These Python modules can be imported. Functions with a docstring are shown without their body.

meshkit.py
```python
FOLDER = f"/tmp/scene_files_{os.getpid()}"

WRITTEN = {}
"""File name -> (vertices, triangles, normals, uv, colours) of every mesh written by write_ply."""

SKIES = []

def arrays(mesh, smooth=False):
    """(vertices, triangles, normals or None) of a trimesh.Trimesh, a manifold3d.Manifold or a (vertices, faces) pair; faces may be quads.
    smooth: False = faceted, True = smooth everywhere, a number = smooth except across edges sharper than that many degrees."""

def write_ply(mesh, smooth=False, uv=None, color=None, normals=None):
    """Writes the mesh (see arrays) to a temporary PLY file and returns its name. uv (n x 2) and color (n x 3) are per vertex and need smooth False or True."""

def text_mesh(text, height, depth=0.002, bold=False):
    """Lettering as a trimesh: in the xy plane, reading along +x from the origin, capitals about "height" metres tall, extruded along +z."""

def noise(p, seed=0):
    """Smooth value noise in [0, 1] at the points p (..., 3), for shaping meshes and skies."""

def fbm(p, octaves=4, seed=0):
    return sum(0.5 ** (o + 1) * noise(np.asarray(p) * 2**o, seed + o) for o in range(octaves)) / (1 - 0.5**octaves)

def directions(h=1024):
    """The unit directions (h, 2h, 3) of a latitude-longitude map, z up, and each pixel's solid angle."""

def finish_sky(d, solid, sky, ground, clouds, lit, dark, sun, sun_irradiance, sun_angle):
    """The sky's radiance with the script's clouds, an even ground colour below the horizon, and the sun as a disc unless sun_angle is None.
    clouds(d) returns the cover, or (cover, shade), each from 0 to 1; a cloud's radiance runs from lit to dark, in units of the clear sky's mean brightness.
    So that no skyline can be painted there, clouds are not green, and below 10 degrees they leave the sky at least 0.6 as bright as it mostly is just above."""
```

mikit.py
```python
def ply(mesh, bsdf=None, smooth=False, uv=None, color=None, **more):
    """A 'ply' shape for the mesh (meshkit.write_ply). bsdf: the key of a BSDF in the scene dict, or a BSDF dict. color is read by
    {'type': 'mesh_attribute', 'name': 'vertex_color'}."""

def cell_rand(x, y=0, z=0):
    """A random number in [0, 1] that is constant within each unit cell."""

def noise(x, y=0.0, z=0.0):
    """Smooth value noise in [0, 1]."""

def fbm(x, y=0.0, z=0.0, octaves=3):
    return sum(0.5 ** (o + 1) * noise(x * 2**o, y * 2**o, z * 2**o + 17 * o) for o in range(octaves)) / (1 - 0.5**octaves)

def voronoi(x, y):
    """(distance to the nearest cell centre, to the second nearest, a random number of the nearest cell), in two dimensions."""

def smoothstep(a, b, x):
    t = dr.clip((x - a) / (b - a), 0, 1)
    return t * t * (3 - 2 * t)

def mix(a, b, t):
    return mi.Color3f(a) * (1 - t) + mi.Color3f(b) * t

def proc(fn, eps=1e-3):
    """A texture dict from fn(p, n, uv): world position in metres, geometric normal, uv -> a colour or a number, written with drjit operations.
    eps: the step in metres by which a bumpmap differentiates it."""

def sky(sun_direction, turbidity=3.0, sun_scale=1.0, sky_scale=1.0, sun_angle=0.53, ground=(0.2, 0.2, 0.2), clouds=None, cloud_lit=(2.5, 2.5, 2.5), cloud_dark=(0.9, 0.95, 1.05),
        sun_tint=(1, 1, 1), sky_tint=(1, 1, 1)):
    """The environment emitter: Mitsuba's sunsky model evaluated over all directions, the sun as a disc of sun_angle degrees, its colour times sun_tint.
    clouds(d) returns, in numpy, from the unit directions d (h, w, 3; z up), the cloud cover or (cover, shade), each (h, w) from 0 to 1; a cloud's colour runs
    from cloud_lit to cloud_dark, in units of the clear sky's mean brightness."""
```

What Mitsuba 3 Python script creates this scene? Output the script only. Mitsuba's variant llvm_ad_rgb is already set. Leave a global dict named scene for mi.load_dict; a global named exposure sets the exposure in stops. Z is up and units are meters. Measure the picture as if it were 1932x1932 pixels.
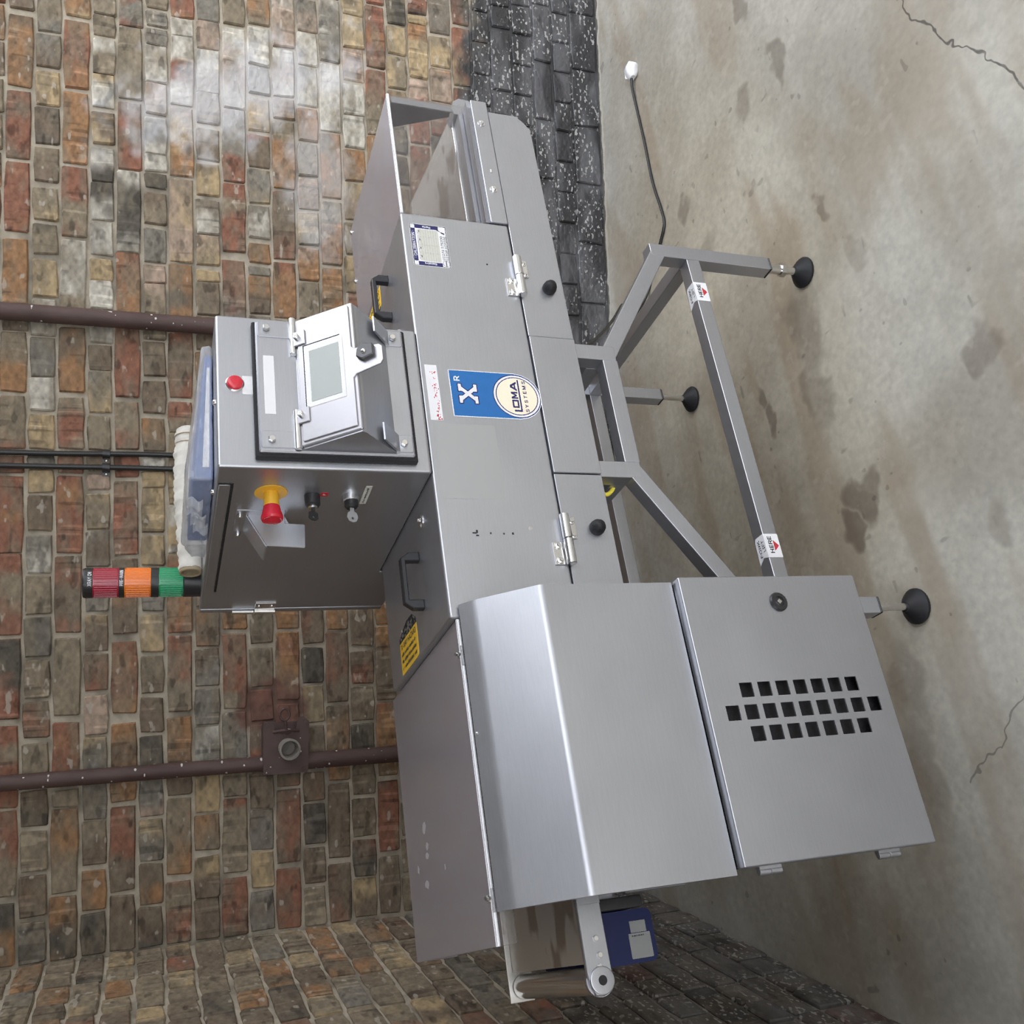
import math, random
import numpy as np, trimesh, manifold3d, drjit as dr, mitsuba as mi, mikit
from meshkit import text_mesh, noise as mnoise, fbm as mfbm
from shapely.geometry import Polygon, Point, box as sbox
from shapely.affinity import translate as stran, scale as sscale
T = mi.ScalarTransform4f
scene, labels = {}, {}
rng = random.Random(7)

# ---------------------------------------------------------------- camera (the photograph is turned a quarter: world up points left)
F_PX, YAW, PITCH, ROLL = 1815.458, 0.461317, 0.356029, -0.014153
CAM = np.array([-1.22869, -1.70473, 1.65])
fw = np.array([math.sin(YAW) * math.cos(PITCH), math.cos(YAW) * math.cos(PITCH), -math.sin(PITCH)])
rt = np.array([math.cos(YAW), -math.sin(YAW), 0.0]); dn = np.cross(fw, rt)
rt2 = math.cos(ROLL) * rt + math.sin(ROLL) * dn
dn2 = np.cross(fw, rt2)
scene['camera'] = {'type': 'perspective', 'fov': 2 * math.degrees(math.atan(966 / F_PX)), 'fov_axis': 'x', 'near_clip': 0.05, 'far_clip': 200.0,
                   'to_world': T().look_at(origin=CAM.tolist(), target=(CAM + fw).tolist(), up=rt2.tolist())}
# ---------------------------------------------------------------- daylight: an overcast sky over the open right and front of the bay
def overcast(d):
    return np.ones(d.shape[:2]), 0.25 * mfbm(d * 3.0, 3)
scene['sky'] = mikit.sky((0.5, -0.4, 0.75), turbidity=5.0, sun_scale=0.0, sky_scale=1.0, ground=(0.32, 0.31, 0.29), clouds=overcast,
                         cloud_lit=(0.97, 1.0, 1.06), cloud_dark=(0.68, 0.71, 0.76))
exposure = 5.05

# ---------------------------------------------------------------- helpers
used = {}
def key_of(name, parent=None):
    base = (parent + '__' if parent else '') + name
    n = used.get(base, 0); used[base] = n + 1
    return base if n == 0 else '%s_%03d' % (base, n)
def tag(key, label=None, cat=None, group=None, kind=None):
    e = labels.setdefault(key, {})
    for k, v in (('label', label), ('category', cat), ('group', group), ('kind', kind)):
        if v: e[k] = v
def thing(name, label, cat, group=None):
    k = key_of(name); tag(k, label, cat, group); return k
BODY = np.diag([0.956, 0.956, 0.956, 1.0]); BODY[:3, 3] = (-0.0541, -0.0750, 0.0726)      # size and place of the machine's body over its frame
on_body = False
def add(name, mesh, mat, parent=None, smooth=30, label=None, cat=None, group=None, kind=None, uv=None):
    k = key_of(name, parent)
    if isinstance(mesh, list): mesh = trimesh.util.concatenate(mesh)
    if on_body: mesh = mesh.copy(); mesh.apply_transform(BODY)
    scene[k] = mikit.ply(mesh, mat, smooth=smooth, uv=uv)
    tag(k, label, cat, group, kind)
    return k
def tm(v, f): return trimesh.Trimesh(np.asarray(v, float), np.asarray(f, int), process=False)
def M4(c0, c1, c2, o):
    m = np.eye(4); m[:3, 0], m[:3, 1], m[:3, 2], m[:3, 3] = c0, c1, c2, o; return m
def front(y, dx=0, dz=0): return M4((1, 0, 0), (0, 0, 1), (0, -1, 0), (dx, y, dz))      # local x,y -> X,Z; out -> -Y
def left(x): return M4((0, -1, 0), (0, 0, 1), (-1, 0, 0), (x, 0, 0))                     # local x -> -Y, y -> Z; out -> -X
def top(z): return M4((1, 0, 0), (0, 1, 0), (0, 0, 1), (0, 0, z))
ALONGX = M4((0, 1, 0), (0, 0, 1), (1, 0, 0), (0, 0, 0))                                  # local x,y -> Y,Z; extrude -> X
def hull(pts):
    m = trimesh.convex.convex_hull(np.asarray(pts)); return m
def rbox(x0, x1, y0, y1, z0, z1, r=0.004, n=3):
    r = min(r, abs(x1 - x0) / 2.001, abs(y1 - y0) / 2.001, abs(z1 - z0) / 2.001)
    a = np.linspace(0, np.pi / 2, n + 1)
    d = []
    for p in a:
        for q in a:
            d.append((math.cos(q) * math.cos(p), math.cos(q) * math.sin(p), math.sin(q)))
    d = np.unique(np.round(d, 6), axis=0) * r
    pts = []
    for sx, X in ((-1, x0 + r), (1, x1 - r)):
        for sy, Y in ((-1, y0 + r), (1, y1 - r)):
            for sz, Z in ((-1, z0 + r), (1, z1 - r)):
                pts.append(d * (sx, sy, sz) + (X, Y, Z))
    return hull(np.vstack(pts))
def ext(poly, h, m=None, h0=0.0):
    out = []
    for g in getattr(poly, 'geoms', [poly]):
        e = trimesh.creation.extrude_polygon(g, h, engine='earcut'); e.apply_translation((0, 0, h0)); out.append(e)
    e = trimesh.util.concatenate(out)
    if m is not None: e.apply_transform(m)
    return e
def rpoly(pts, r=0.005, q=4):
    p = Polygon(pts); return p.buffer(-r).buffer(r, quad_segs=q)
def rrect(x0, x1, y0, y1, r=0.004): return rpoly([(x0, y0), (x1, y0), (x1, y1), (x0, y1)], r)
def plate(pts, t, m, r=0.0, bevel=0.0012):
    """A sheet-metal plate with a chamfered front edge: local outline, thickness out of the frame m."""
    p = rpoly(pts, r) if r else Polygon(pts)
    if p.exterior.is_ccw is False: p = Polygon(p.exterior.coords[::-1])
    a = np.array(p.exterior.coords)[:-1]; b = np.array(p.buffer(-bevel, join_style=2).exterior.coords)[:-1]
    if len(a) != len(b) or bevel == 0: return ext(p, t, m)
    k = np.argmin(((b - a[0]) ** 2).sum(1)); b = np.roll(b, -k, axis=0)
    if ((b[1] - a[1]) ** 2).sum() > ((b[-1] - a[1]) ** 2).sum(): b = np.roll(b[::-1], 1, axis=0)
    n = len(a)
    v = np.vstack([np.c_[a, np.zeros(n)], np.c_[a, np.full(n, t - bevel)], np.c_[b, np.full(n, t)]])
    f = []
    for i in range(n):
        j = (i + 1) % n
        f += [(i, j, n + j), (i, n + j, n + i), (n + i, n + j, 2 * n + j), (n + i, 2 * n + j, 2 * n + i)]
    cv, cf = trimesh.creation.triangulate_polygon(Polygon(b), engine='earcut')
    idx = [int(np.argmin(((b - q) ** 2).sum(1))) for q in cv]
    f += [(2 * n + idx[x], 2 * n + idx[y], 2 * n + idx[z]) for x, y, z in cf]
    f += [(idx[x], idx[z], idx[y]) for x, y, z in cf]
    e = tm(v, f)
    if m is not None: e.apply_transform(m)
    trimesh.repair.fix_normals(e)
    return e
def axis_frame(p, d):
    d = np.asarray(d, float); d /= np.linalg.norm(d)
    a = np.cross(d, (0, 0, 1) if abs(d[2]) < .9 else (1, 0, 0)); a /= np.linalg.norm(a)
    return M4(a, np.cross(d, a), d, p)
def lathe(prof, p, d, n=28, caps=True):
    """prof: (radius, height) pairs along direction d from point p."""
    ang = np.arange(n) * 2 * np.pi / n
    v, rows = [], []
    for r, h in prof:
        rows.append(len(v)); v += [(r * math.cos(t), r * math.sin(t), h) for t in ang]
    f = []
    for k in range(len(prof) - 1):
        for i in range(n):
            j = (i + 1) % n; a, b = rows[k], rows[k + 1]
            f += [(a + i, a + j, b + j), (a + i, b + j, b + i)]
    for k, flip in ((0, True), (len(prof) - 1, False)):
        if caps and prof[k][0] > 1e-6:
            c = len(v); v.append((0, 0, prof[k][1]))
            for i in range(n):
                t = (rows[k] + i, rows[k] + (i + 1) % n, c); f.append(t[::-1] if flip else t)
    e = tm(v, f); e.apply_transform(axis_frame(p, d)); return e
def cyl(p0, p1, r, n=24, ch=0.0):
    p0, p1 = np.asarray(p0, float), np.asarray(p1, float); L = np.linalg.norm(p1 - p0)
    prof = [(r, 0), (r, L)] if ch == 0 else [(r - ch, 0), (r, ch), (r, L - ch), (r - ch, L)]
    return lathe(prof, p0, p1 - p0, n)
def bolt(p, d, r=0.007, h=0.006, washer=True):
    m = lathe([(r, 0.0015), (r, h), (r * .82, h + .0012)], p, d, 6)
    return [m, lathe([(r * 1.55, 0), (r * 1.55, .0012), (r * 1.45, .0018)], p, d, 20)] if washer else [m]
def dome(p, d, r=0.006, h=0.005):
    return lathe([(r, 0), (r, h * .3), (r * .8, h * .75), (r * .4, h * .97), (0, h)], p, d, 16)
def tube(pts, r, n=10, closed_caps=True, sub=6):
    p = np.asarray(pts, float)
    if sub and len(p) > 2:
        q = []
        P = np.vstack([2 * p[0] - p[1], p, 2 * p[-1] - p[-2]])
        for i in range(1, len(P) - 2):
            for t in np.arange(sub) / sub:
                q.append(.5 * ((2 * P[i]) + (-P[i - 1] + P[i + 1]) * t + (2 * P[i - 1] - 5 * P[i] + 4 * P[i + 1] - P[i + 2]) * t * t + (-P[i - 1] + 3 * P[i] - 3 * P[i + 1] + P[i + 2]) * t ** 3))
        q.append(p[-1]); p = np.array(q)
    t = np.gradient(p, axis=0); t /= np.linalg.norm(t, axis=1, keepdims=True)
    a = np.cross(t[0], (0, 0, 1) if abs(t[0][2]) < .9 else (1, 0, 0)); A = []
    for i in range(len(p)):
        a = a - t[i] * (a @ t[i]); a /= np.linalg.norm(a); A.append(a.copy())
    A = np.array(A); B = np.cross(t, A); ang = np.arange(n) * 2 * np.pi / n
    R = np.broadcast_to(np.asarray(r, float), (len(p),))
    v = p[:, None] + R[:, None, None] * (np.cos(ang)[None, :, None] * A[:, None] + np.sin(ang)[None, :, None] * B[:, None])
    v = v.reshape(-1, 3).tolist(); f = []
    for k in range(len(p) - 1):
        for i in range(n):
            j = (i + 1) % n; f += [(k * n + i, k * n + j, k * n + n + j), (k * n + i, k * n + n + j, k * n + n + i)]
    for k, fl in ((0, True), (len(p) - 1, False)):
        c = len(v); v.append(p[k].tolist())
        for i in range(n):
            x = (k * n + i, k * n + (i + 1) % n, c); f.append(x[::-1] if fl else x)
    return tm(v, f)
def text(s, h, m, at=(0, 0), bold=False, depth=0.0004, center=True, fit=None):
    e = text_mesh(s, h, depth, bold)
    b = e.bounds
    if fit: e.apply_scale([fit / (b[1][0] - b[0][0]), 1, 1]); b = e.bounds
    e.apply_translation((at[0] - (b[0][0] + b[1][0]) / 2 if center else at[0], at[1], 0))
    e.apply_transform(m); return e
def off(m, d):
    m = m.copy(); m[:3, 3] += m[:3, 2] * d; return m

# ---------------------------------------------------------------- materials
def mat(key, col, rough=0.5, metal=0.0, spec=0.5, two=True, **kw):
    b = {'type': 'principled', 'base_color': {'type': 'rgb', 'value': list(col)} if not isinstance(col, dict) else col,
         'roughness': rough, 'metallic': metal, 'specular': spec, **kw}
    scene[key] = {'type': 'twosided', 'b': b} if two else b
    return key
smooth_, fb, nz = mikit.smoothstep, mikit.fbm, mikit.noise
def f_steel(p, n, uv):
    a = fb(p.x * 5.0 + 3.1, p.y * 5.0, p.z * 5.0, 3)
    b = nz(p.x * 40.0, p.y * 40.0, p.z * 900.0)
    return mikit.mix((0.415, 0.425, 0.458), (0.512, 0.524, 0.564), a) * (0.97 + 0.06 * b)
def f_steel_r(p, n, uv):
    return .33 + 0.08 * fb(p.x * 6.0, p.y * 6.0 + 5.0, p.z * 6.0, 2)
mat('m_steel', mikit.proc(f_steel), mikit.proc(f_steel_r), 0.88)
def f_bed(p, n, uv):
    a = smooth_(0.54, 0.64, fb(p.x * 11.0 + 1.7, p.y * 20.0, p.z * 5.0, 3))
    return mikit.mix((0.60, 0.58, 0.54), (0.25, 0.19, 0.14), a * 0.75)
mat('m_bed', mikit.proc(f_bed), 0.38, 0.62)
mat('m_bright', (0.72, 0.72, 0.72), 0.16, 1.0)
mat('m_door', (0.40, 0.395, 0.415), 0.38, 0.95)
mat('m_gun', (0.09, 0.09, 0.095), 0.4, 0.6)
mat('m_rubber', (0.014, 0.014, 0.016), 0.55, 0.0, 0.3)
mat('m_black', (0.02, 0.02, 0.022), 0.35)
mat('m_void', (0.012, 0.012, 0.014), 0.6)
mat('m_red', (0.55, 0.012, 0.03), 0.25, clearcoat=0.6)
mat('m_yellow', (0.72, 0.40, 0.03), 0.4)
mat('m_warn', (0.85, 0.52, 0.03), 0.45)
mat('m_white', (0.68, 0.68, 0.70), 0.5)
mat('m_paper', (0.50, 0.50, 0.45), 0.6)
mat('m_grid', (0.33, 0.33, 0.30), 0.6)
mat('m_navy', (0.015, 0.015, 0.10), 0.4)
mat('m_ink', (0.012, 0.012, 0.02), 0.45)
mat('m_redink', (0.45, 0.03, 0.04), 0.5)
mat('m_logo', (0.012, 0.12, 0.36), 0.4)
mat('m_cream', (0.78, 0.70, 0.55), 0.4)
mat('m_screen', (0.30, 0.325, 0.31), 0.18)
mat('m_motor', (0.007, 0.013, 0.075), 0.45, 0.0, 0.35)
mat('m_tag', (0.27, 0.275, 0.275), 0.5)
mat('m_residue', (0.475, 0.485, 0.505), 0.43, 0.87)
mat('m_stub', (0.21, 0.19, 0.165), 0.7)
mat('m_scratch', (0.40, 0.38, 0.40), 0.6)
mat('m_foil', (0.6, 0.6, 0.6), 0.3, 0.9)
mat('m_lens_red', (0.30, 0.005, 0.025), 0.15, clearcoat=0.8)
mat('m_lens_amber', (0.75, 0.17, 0.008), 0.15, clearcoat=0.8)
mat('m_lens_green', (0.008, 0.27, 0.11), 0.15, clearcoat=0.8)
def f_cloth(p, n, uv):
    a = fb(p.x * 60.0, p.y * 60.0, p.z * 60.0, 2)
    return mikit.mix((0.50, 0.48, 0.43), (0.68, 0.66, 0.60), a)
mat('m_cloth', mikit.proc(f_cloth), 0.9)
mat('m_card', (0.30, 0.24, 0.15), 0.85)
mat('m_wallet', (0.03, 0.10, 0.32), 0.25)
scene['m_film'] = {'type': 'thindielectric', 'int_ior': 1.45}
scene['m_bag'] = {'type': 'blendbsdf', 'weight': 0.28, 'a': {'type': 'thindielectric', 'int_ior': 1.5},
                  'b': {'type': 'twosided', 'b': {'type': 'principled', 'base_color': {'type': 'rgb', 'value': [0.62, 0.64, 0.68]}, 'roughness': 0.25, 'specular': 0.8}}}
mat('m_plug', (0.85, 0.86, 0.88), 0.35)
mat('m_cable', (0.015, 0.015, 0.015), 0.4)
mat('m_earth', (0.75, 0.62, 0.06), 0.4)
mat('m_yard', (0.36, 0.355, 0.34), 0.85)
mat('m_roof', (0.2, 0.2, 0.2), 0.8)
scene['m_guard'] = {'type': 'blendbsdf', 'weight': 0.72,
                    'a': {'type': 'thindielectric', 'int_ior': 1.55},
                    'b': {'type': 'twosided', 'b': {'type': 'principled', 'base_color': {'type': 'rgb', 'value': [0.31, 0.285, 0.305]}, 'roughness': 0.22, 'specular': 0.6}}}
scene['m_clear'] = {'type': 'blendbsdf', 'weight': 0.05,
                    'a': {'type': 'thindielectric', 'int_ior': 1.5},
                    'b': {'type': 'twosided', 'b': {'type': 'principled', 'base_color': {'type': 'rgb', 'value': [0.45, 0.42, 0.44]}, 'roughness': 0.2}}}
scene['m_edge'] = {'type': 'twosided', 'b': {'type': 'principled', 'base_color': {'type': 'rgb', 'value': [0.75, 0.76, 0.8]}, 'roughness': 0.15, 'specular': 0.9}}
def f_iron(p, n, uv):
    a = fb(p.x * 30.0, p.y * 30.0, p.z * 12.0, 3)
    c = mikit.mix((0.055, 0.030, 0.027), (0.095, 0.058, 0.050), a)
    s = smooth_(0.88, 0.91, nz(p.x * 75.0, p.y * 75.0, p.z * 75.0))
    return mikit.mix(c, (0.55, 0.52, 0.50), s)
mat('m_iron', mikit.proc(f_iron), 0.6)

# ---------------------------------------------------------------- the walls' frames
TH = math.atan(-0.35)
EX = np.array([math.cos(TH), math.sin(TH), 0.0]); NN = np.array([-math.sin(TH), math.cos(TH), 0.0]); WO = np.array([0.0, 1.328, 0.0])
WALL = M4(EX, (0, 0, 1), -NN, WO)                      # local s, z, out of the wall
S0 = -1.105
CORNER = WO + S0 * EX
LEFTW = M4(NN, (0, 0, 1), EX, CORNER)                  # local a (0 at the corner, negative towards the front), z, out
PAL = {'R': (0.27, 0.125, 0.082), 'O': (0.33, 0.185, 0.095), 'Y': (0.43, 0.325, 0.19), 'T': (0.27, 0.22, 0.155), 'B': (0.185, 0.140, 0.100),
       'K': (0.104, 0.092, 0.074), 'W': (0.56, 0.525, 0.45), 'G': (0.225, 0.203, 0.168), 'P': (0.40, 0.30, 0.23)}
CODES = 'ROYTBKWGP'
def wall_st(p):
    x, y = p.x - WO[0], p.y - WO[1]
    return x * float(EX[0]) + y * float(EX[1]), x * float(NN[0]) + y * float(NN[1])
def paint_mask(p):
    s, a = wall_st(p)
    onleft = smooth_(0.03, 0.10, -a)            # off the back wall's plane
    line = mi.Float(0.40) + 0.16 * smooth_(1.0, 2.0, s) + 0.30 * onleft
    nn_ = fb(p.x * 9.0, p.y * 9.0, p.z * 9.0, 3) - 0.5
    return smooth_(-0.05, 0.05, line - p.z + nn_ * 0.34) * (1.0 - 0.35 * onleft)
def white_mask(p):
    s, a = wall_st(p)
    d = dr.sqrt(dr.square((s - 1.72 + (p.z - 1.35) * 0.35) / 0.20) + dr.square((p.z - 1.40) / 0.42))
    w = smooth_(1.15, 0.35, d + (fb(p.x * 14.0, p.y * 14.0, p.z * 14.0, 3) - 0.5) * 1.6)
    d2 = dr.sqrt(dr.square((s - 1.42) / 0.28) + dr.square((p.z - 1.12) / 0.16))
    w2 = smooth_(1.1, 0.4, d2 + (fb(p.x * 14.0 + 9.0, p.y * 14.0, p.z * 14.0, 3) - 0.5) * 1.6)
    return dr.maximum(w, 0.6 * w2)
def overlay(c, p):
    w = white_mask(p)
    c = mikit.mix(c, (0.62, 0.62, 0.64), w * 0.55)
    s, a = wall_st(p)
    rd = dr.sqrt(dr.square((s + 0.405) / 0.10) + dr.square((p.z - 1.285) / 0.12))
    rust = smooth_(1.15, 0.55, rd + (fb(p.x * 22.0, p.y * 22.0, p.z * 22.0, 3) - 0.5) * 1.3) * smooth_(-0.2, -0.08, a)
    c = mikit.mix(c, mikit.mix((0.085, 0.042, 0.034), (0.20, 0.10, 0.075), fb(p.x * 40.0, p.y * 40.0, p.z * 40.0, 2)), rust * 0.9)
    m = paint_mask(p)
    sp = smooth_(0.62, 0.70, fb(p.x * 85.0, p.y * 85.0, p.z * 110.0, 2)) * smooth_(0.35, 0.55, fb(p.x * 12.0, p.y * 12.0, p.z * 12.0 + 4.0, 2))
    lay = fb(p.x * 6.0, p.y * 6.0, p.z * 14.0, 3)
    pc = mikit.mix((0.035, 0.035, 0.037), (0.095, 0.095, 0.10), smooth_(0.35, 0.65, lay))
    pc = mikit.mix(pc, (0.5, 0.49, 0.47), sp * 0.6)
    return mikit.mix(c, pc, m)
def f_brick(p, n, uv):
    k1, k2 = dr.floor(uv.x), dr.floor(uv.y)
    seed = (uv.y - k2) * 100.0
    def pal(k):
        c = mi.Color3f(PAL['R'])
        for i, ch in enumerate(CODES):
            c = dr.select(dr.abs(k - i) < 0.5, mi.Color3f(PAL[ch]), c)
        return c
    s, a = wall_st(p)
    band = nz((s + a) * 13.0 + seed * 7.3, p.z * 3.0, seed) * 0.75 + 0.25 * fb(p.x * 22.0, p.y * 22.0, p.z * 22.0 + seed, 2)
    c = mikit.mix(pal(k1), pal(k2), smooth_(0.40, 0.66, band))
    c = mikit.mix(c, (0.215, 0.180, 0.130), smooth_(0.42, 0.66, fb(p.x * 11.0 + seed, p.y * 11.0, p.z * 22.0 + 5.0, 3)) * 0.6)
    g = fb(p.x * 55.0, p.y * 55.0, p.z * 70.0 + seed, 3)
    c = c * (0.47 + 0.74 * g)
    lam = nz((s + a) * 85.0 + seed * 3.0, p.z * 9.0, seed + 2.0); lam2 = smooth_(0.35, 0.6, fb(p.x * 8.0, p.y * 8.0 + seed, p.z * 8.0, 2))
    c = mikit.mix(c, c * 0.55, smooth_(0.68, 0.84, lam) * lam2 * 0.8)
    c = mikit.mix(c, c * 1.5 + 0.02, smooth_(0.70, 0.85, 1.0 - lam) * lam2 * 0.7)
    g2 = fb(p.x * 20.0 + seed, p.y * 20.0, p.z * 34.0, 3)
    c = mikit.mix(c, c * 0.45, smooth_(0.60, 0.74, g2) * 0.8)
    c = mikit.mix(c, (0.46, 0.42, 0.36), smooth_(0.69, 0.78, fb(p.x * 26.0 + 31.0, p.y * 26.0 + seed, p.z * 40.0, 3)) * 0.55)
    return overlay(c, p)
def f_mortar(p, n, uv):
    g = fb(p.x * 40.0, p.y * 40.0, p.z * 40.0, 3)
    c = mikit.mix((0.27, 0.235, 0.18), (0.51, 0.455, 0.365), g)
    g2 = fb(p.x * 9.0, p.y * 9.0, p.z * 9.0, 2)
    c = mikit.mix(c, c * 0.45, smooth_(0.5, 0.72, g2) * 0.75)
    c = mikit.mix(c, (0.66, 0.66, 0.65), smooth_(2.27, 2.29, p.z))      # unseen pale band added above the courses for the steel tops to reflect
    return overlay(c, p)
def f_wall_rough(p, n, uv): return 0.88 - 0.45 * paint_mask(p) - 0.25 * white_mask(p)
wr = mikit.proc(f_wall_rough)
def f_brick_bump(p, n, uv): return fb(p.x * 90.0, p.y * 90.0, p.z * 90.0, 2)
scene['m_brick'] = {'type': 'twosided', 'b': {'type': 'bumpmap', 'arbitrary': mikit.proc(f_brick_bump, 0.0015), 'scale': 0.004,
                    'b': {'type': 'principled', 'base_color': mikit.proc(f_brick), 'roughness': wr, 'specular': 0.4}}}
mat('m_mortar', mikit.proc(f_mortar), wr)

# ---------------------------------------------------------------- floor
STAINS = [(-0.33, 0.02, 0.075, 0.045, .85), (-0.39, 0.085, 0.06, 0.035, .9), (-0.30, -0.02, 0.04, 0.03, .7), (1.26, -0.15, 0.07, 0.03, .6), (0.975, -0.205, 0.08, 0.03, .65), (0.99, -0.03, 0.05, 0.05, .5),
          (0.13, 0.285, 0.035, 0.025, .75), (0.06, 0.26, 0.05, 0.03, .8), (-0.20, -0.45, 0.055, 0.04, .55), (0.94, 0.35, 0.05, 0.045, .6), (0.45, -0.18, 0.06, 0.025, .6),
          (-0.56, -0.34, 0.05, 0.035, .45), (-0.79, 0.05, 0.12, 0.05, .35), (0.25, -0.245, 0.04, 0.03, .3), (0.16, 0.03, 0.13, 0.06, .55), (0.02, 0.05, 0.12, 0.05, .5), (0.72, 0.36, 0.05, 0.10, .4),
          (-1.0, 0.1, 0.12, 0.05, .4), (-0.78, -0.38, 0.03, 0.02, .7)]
CRACK = [(0.75, -0.60), (0.689, -0.614), (0.632, -0.616), (0.539, -0.654), (0.471, -0.673), (0.392, -0.718), (0.287, -0.759), (0.217, -0.772), (0.1, -0.80)]
CRACK2 = [(-0.86, -0.28), (-0.896, -0.242), (-0.925, -0.189), (-0.979, -0.142), (-0.99, -0.092), (-1.03, -0.03)]
def seg_dist(x, y, pts):
    d = mi.Float(9.0)
    for (ax, ay), (bx, by) in zip(pts[:-1], pts[1:]):
        ux, uy = bx - ax, by - ay; L = ux * ux + uy * uy
        t = dr.clip(((x - ax) * ux + (y - ay) * uy) / L, 0, 1)
        d = dr.minimum(d, dr.sqrt(dr.square(x - ax - t * ux) + dr.square(y - ay - t * uy)))
    return d
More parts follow.
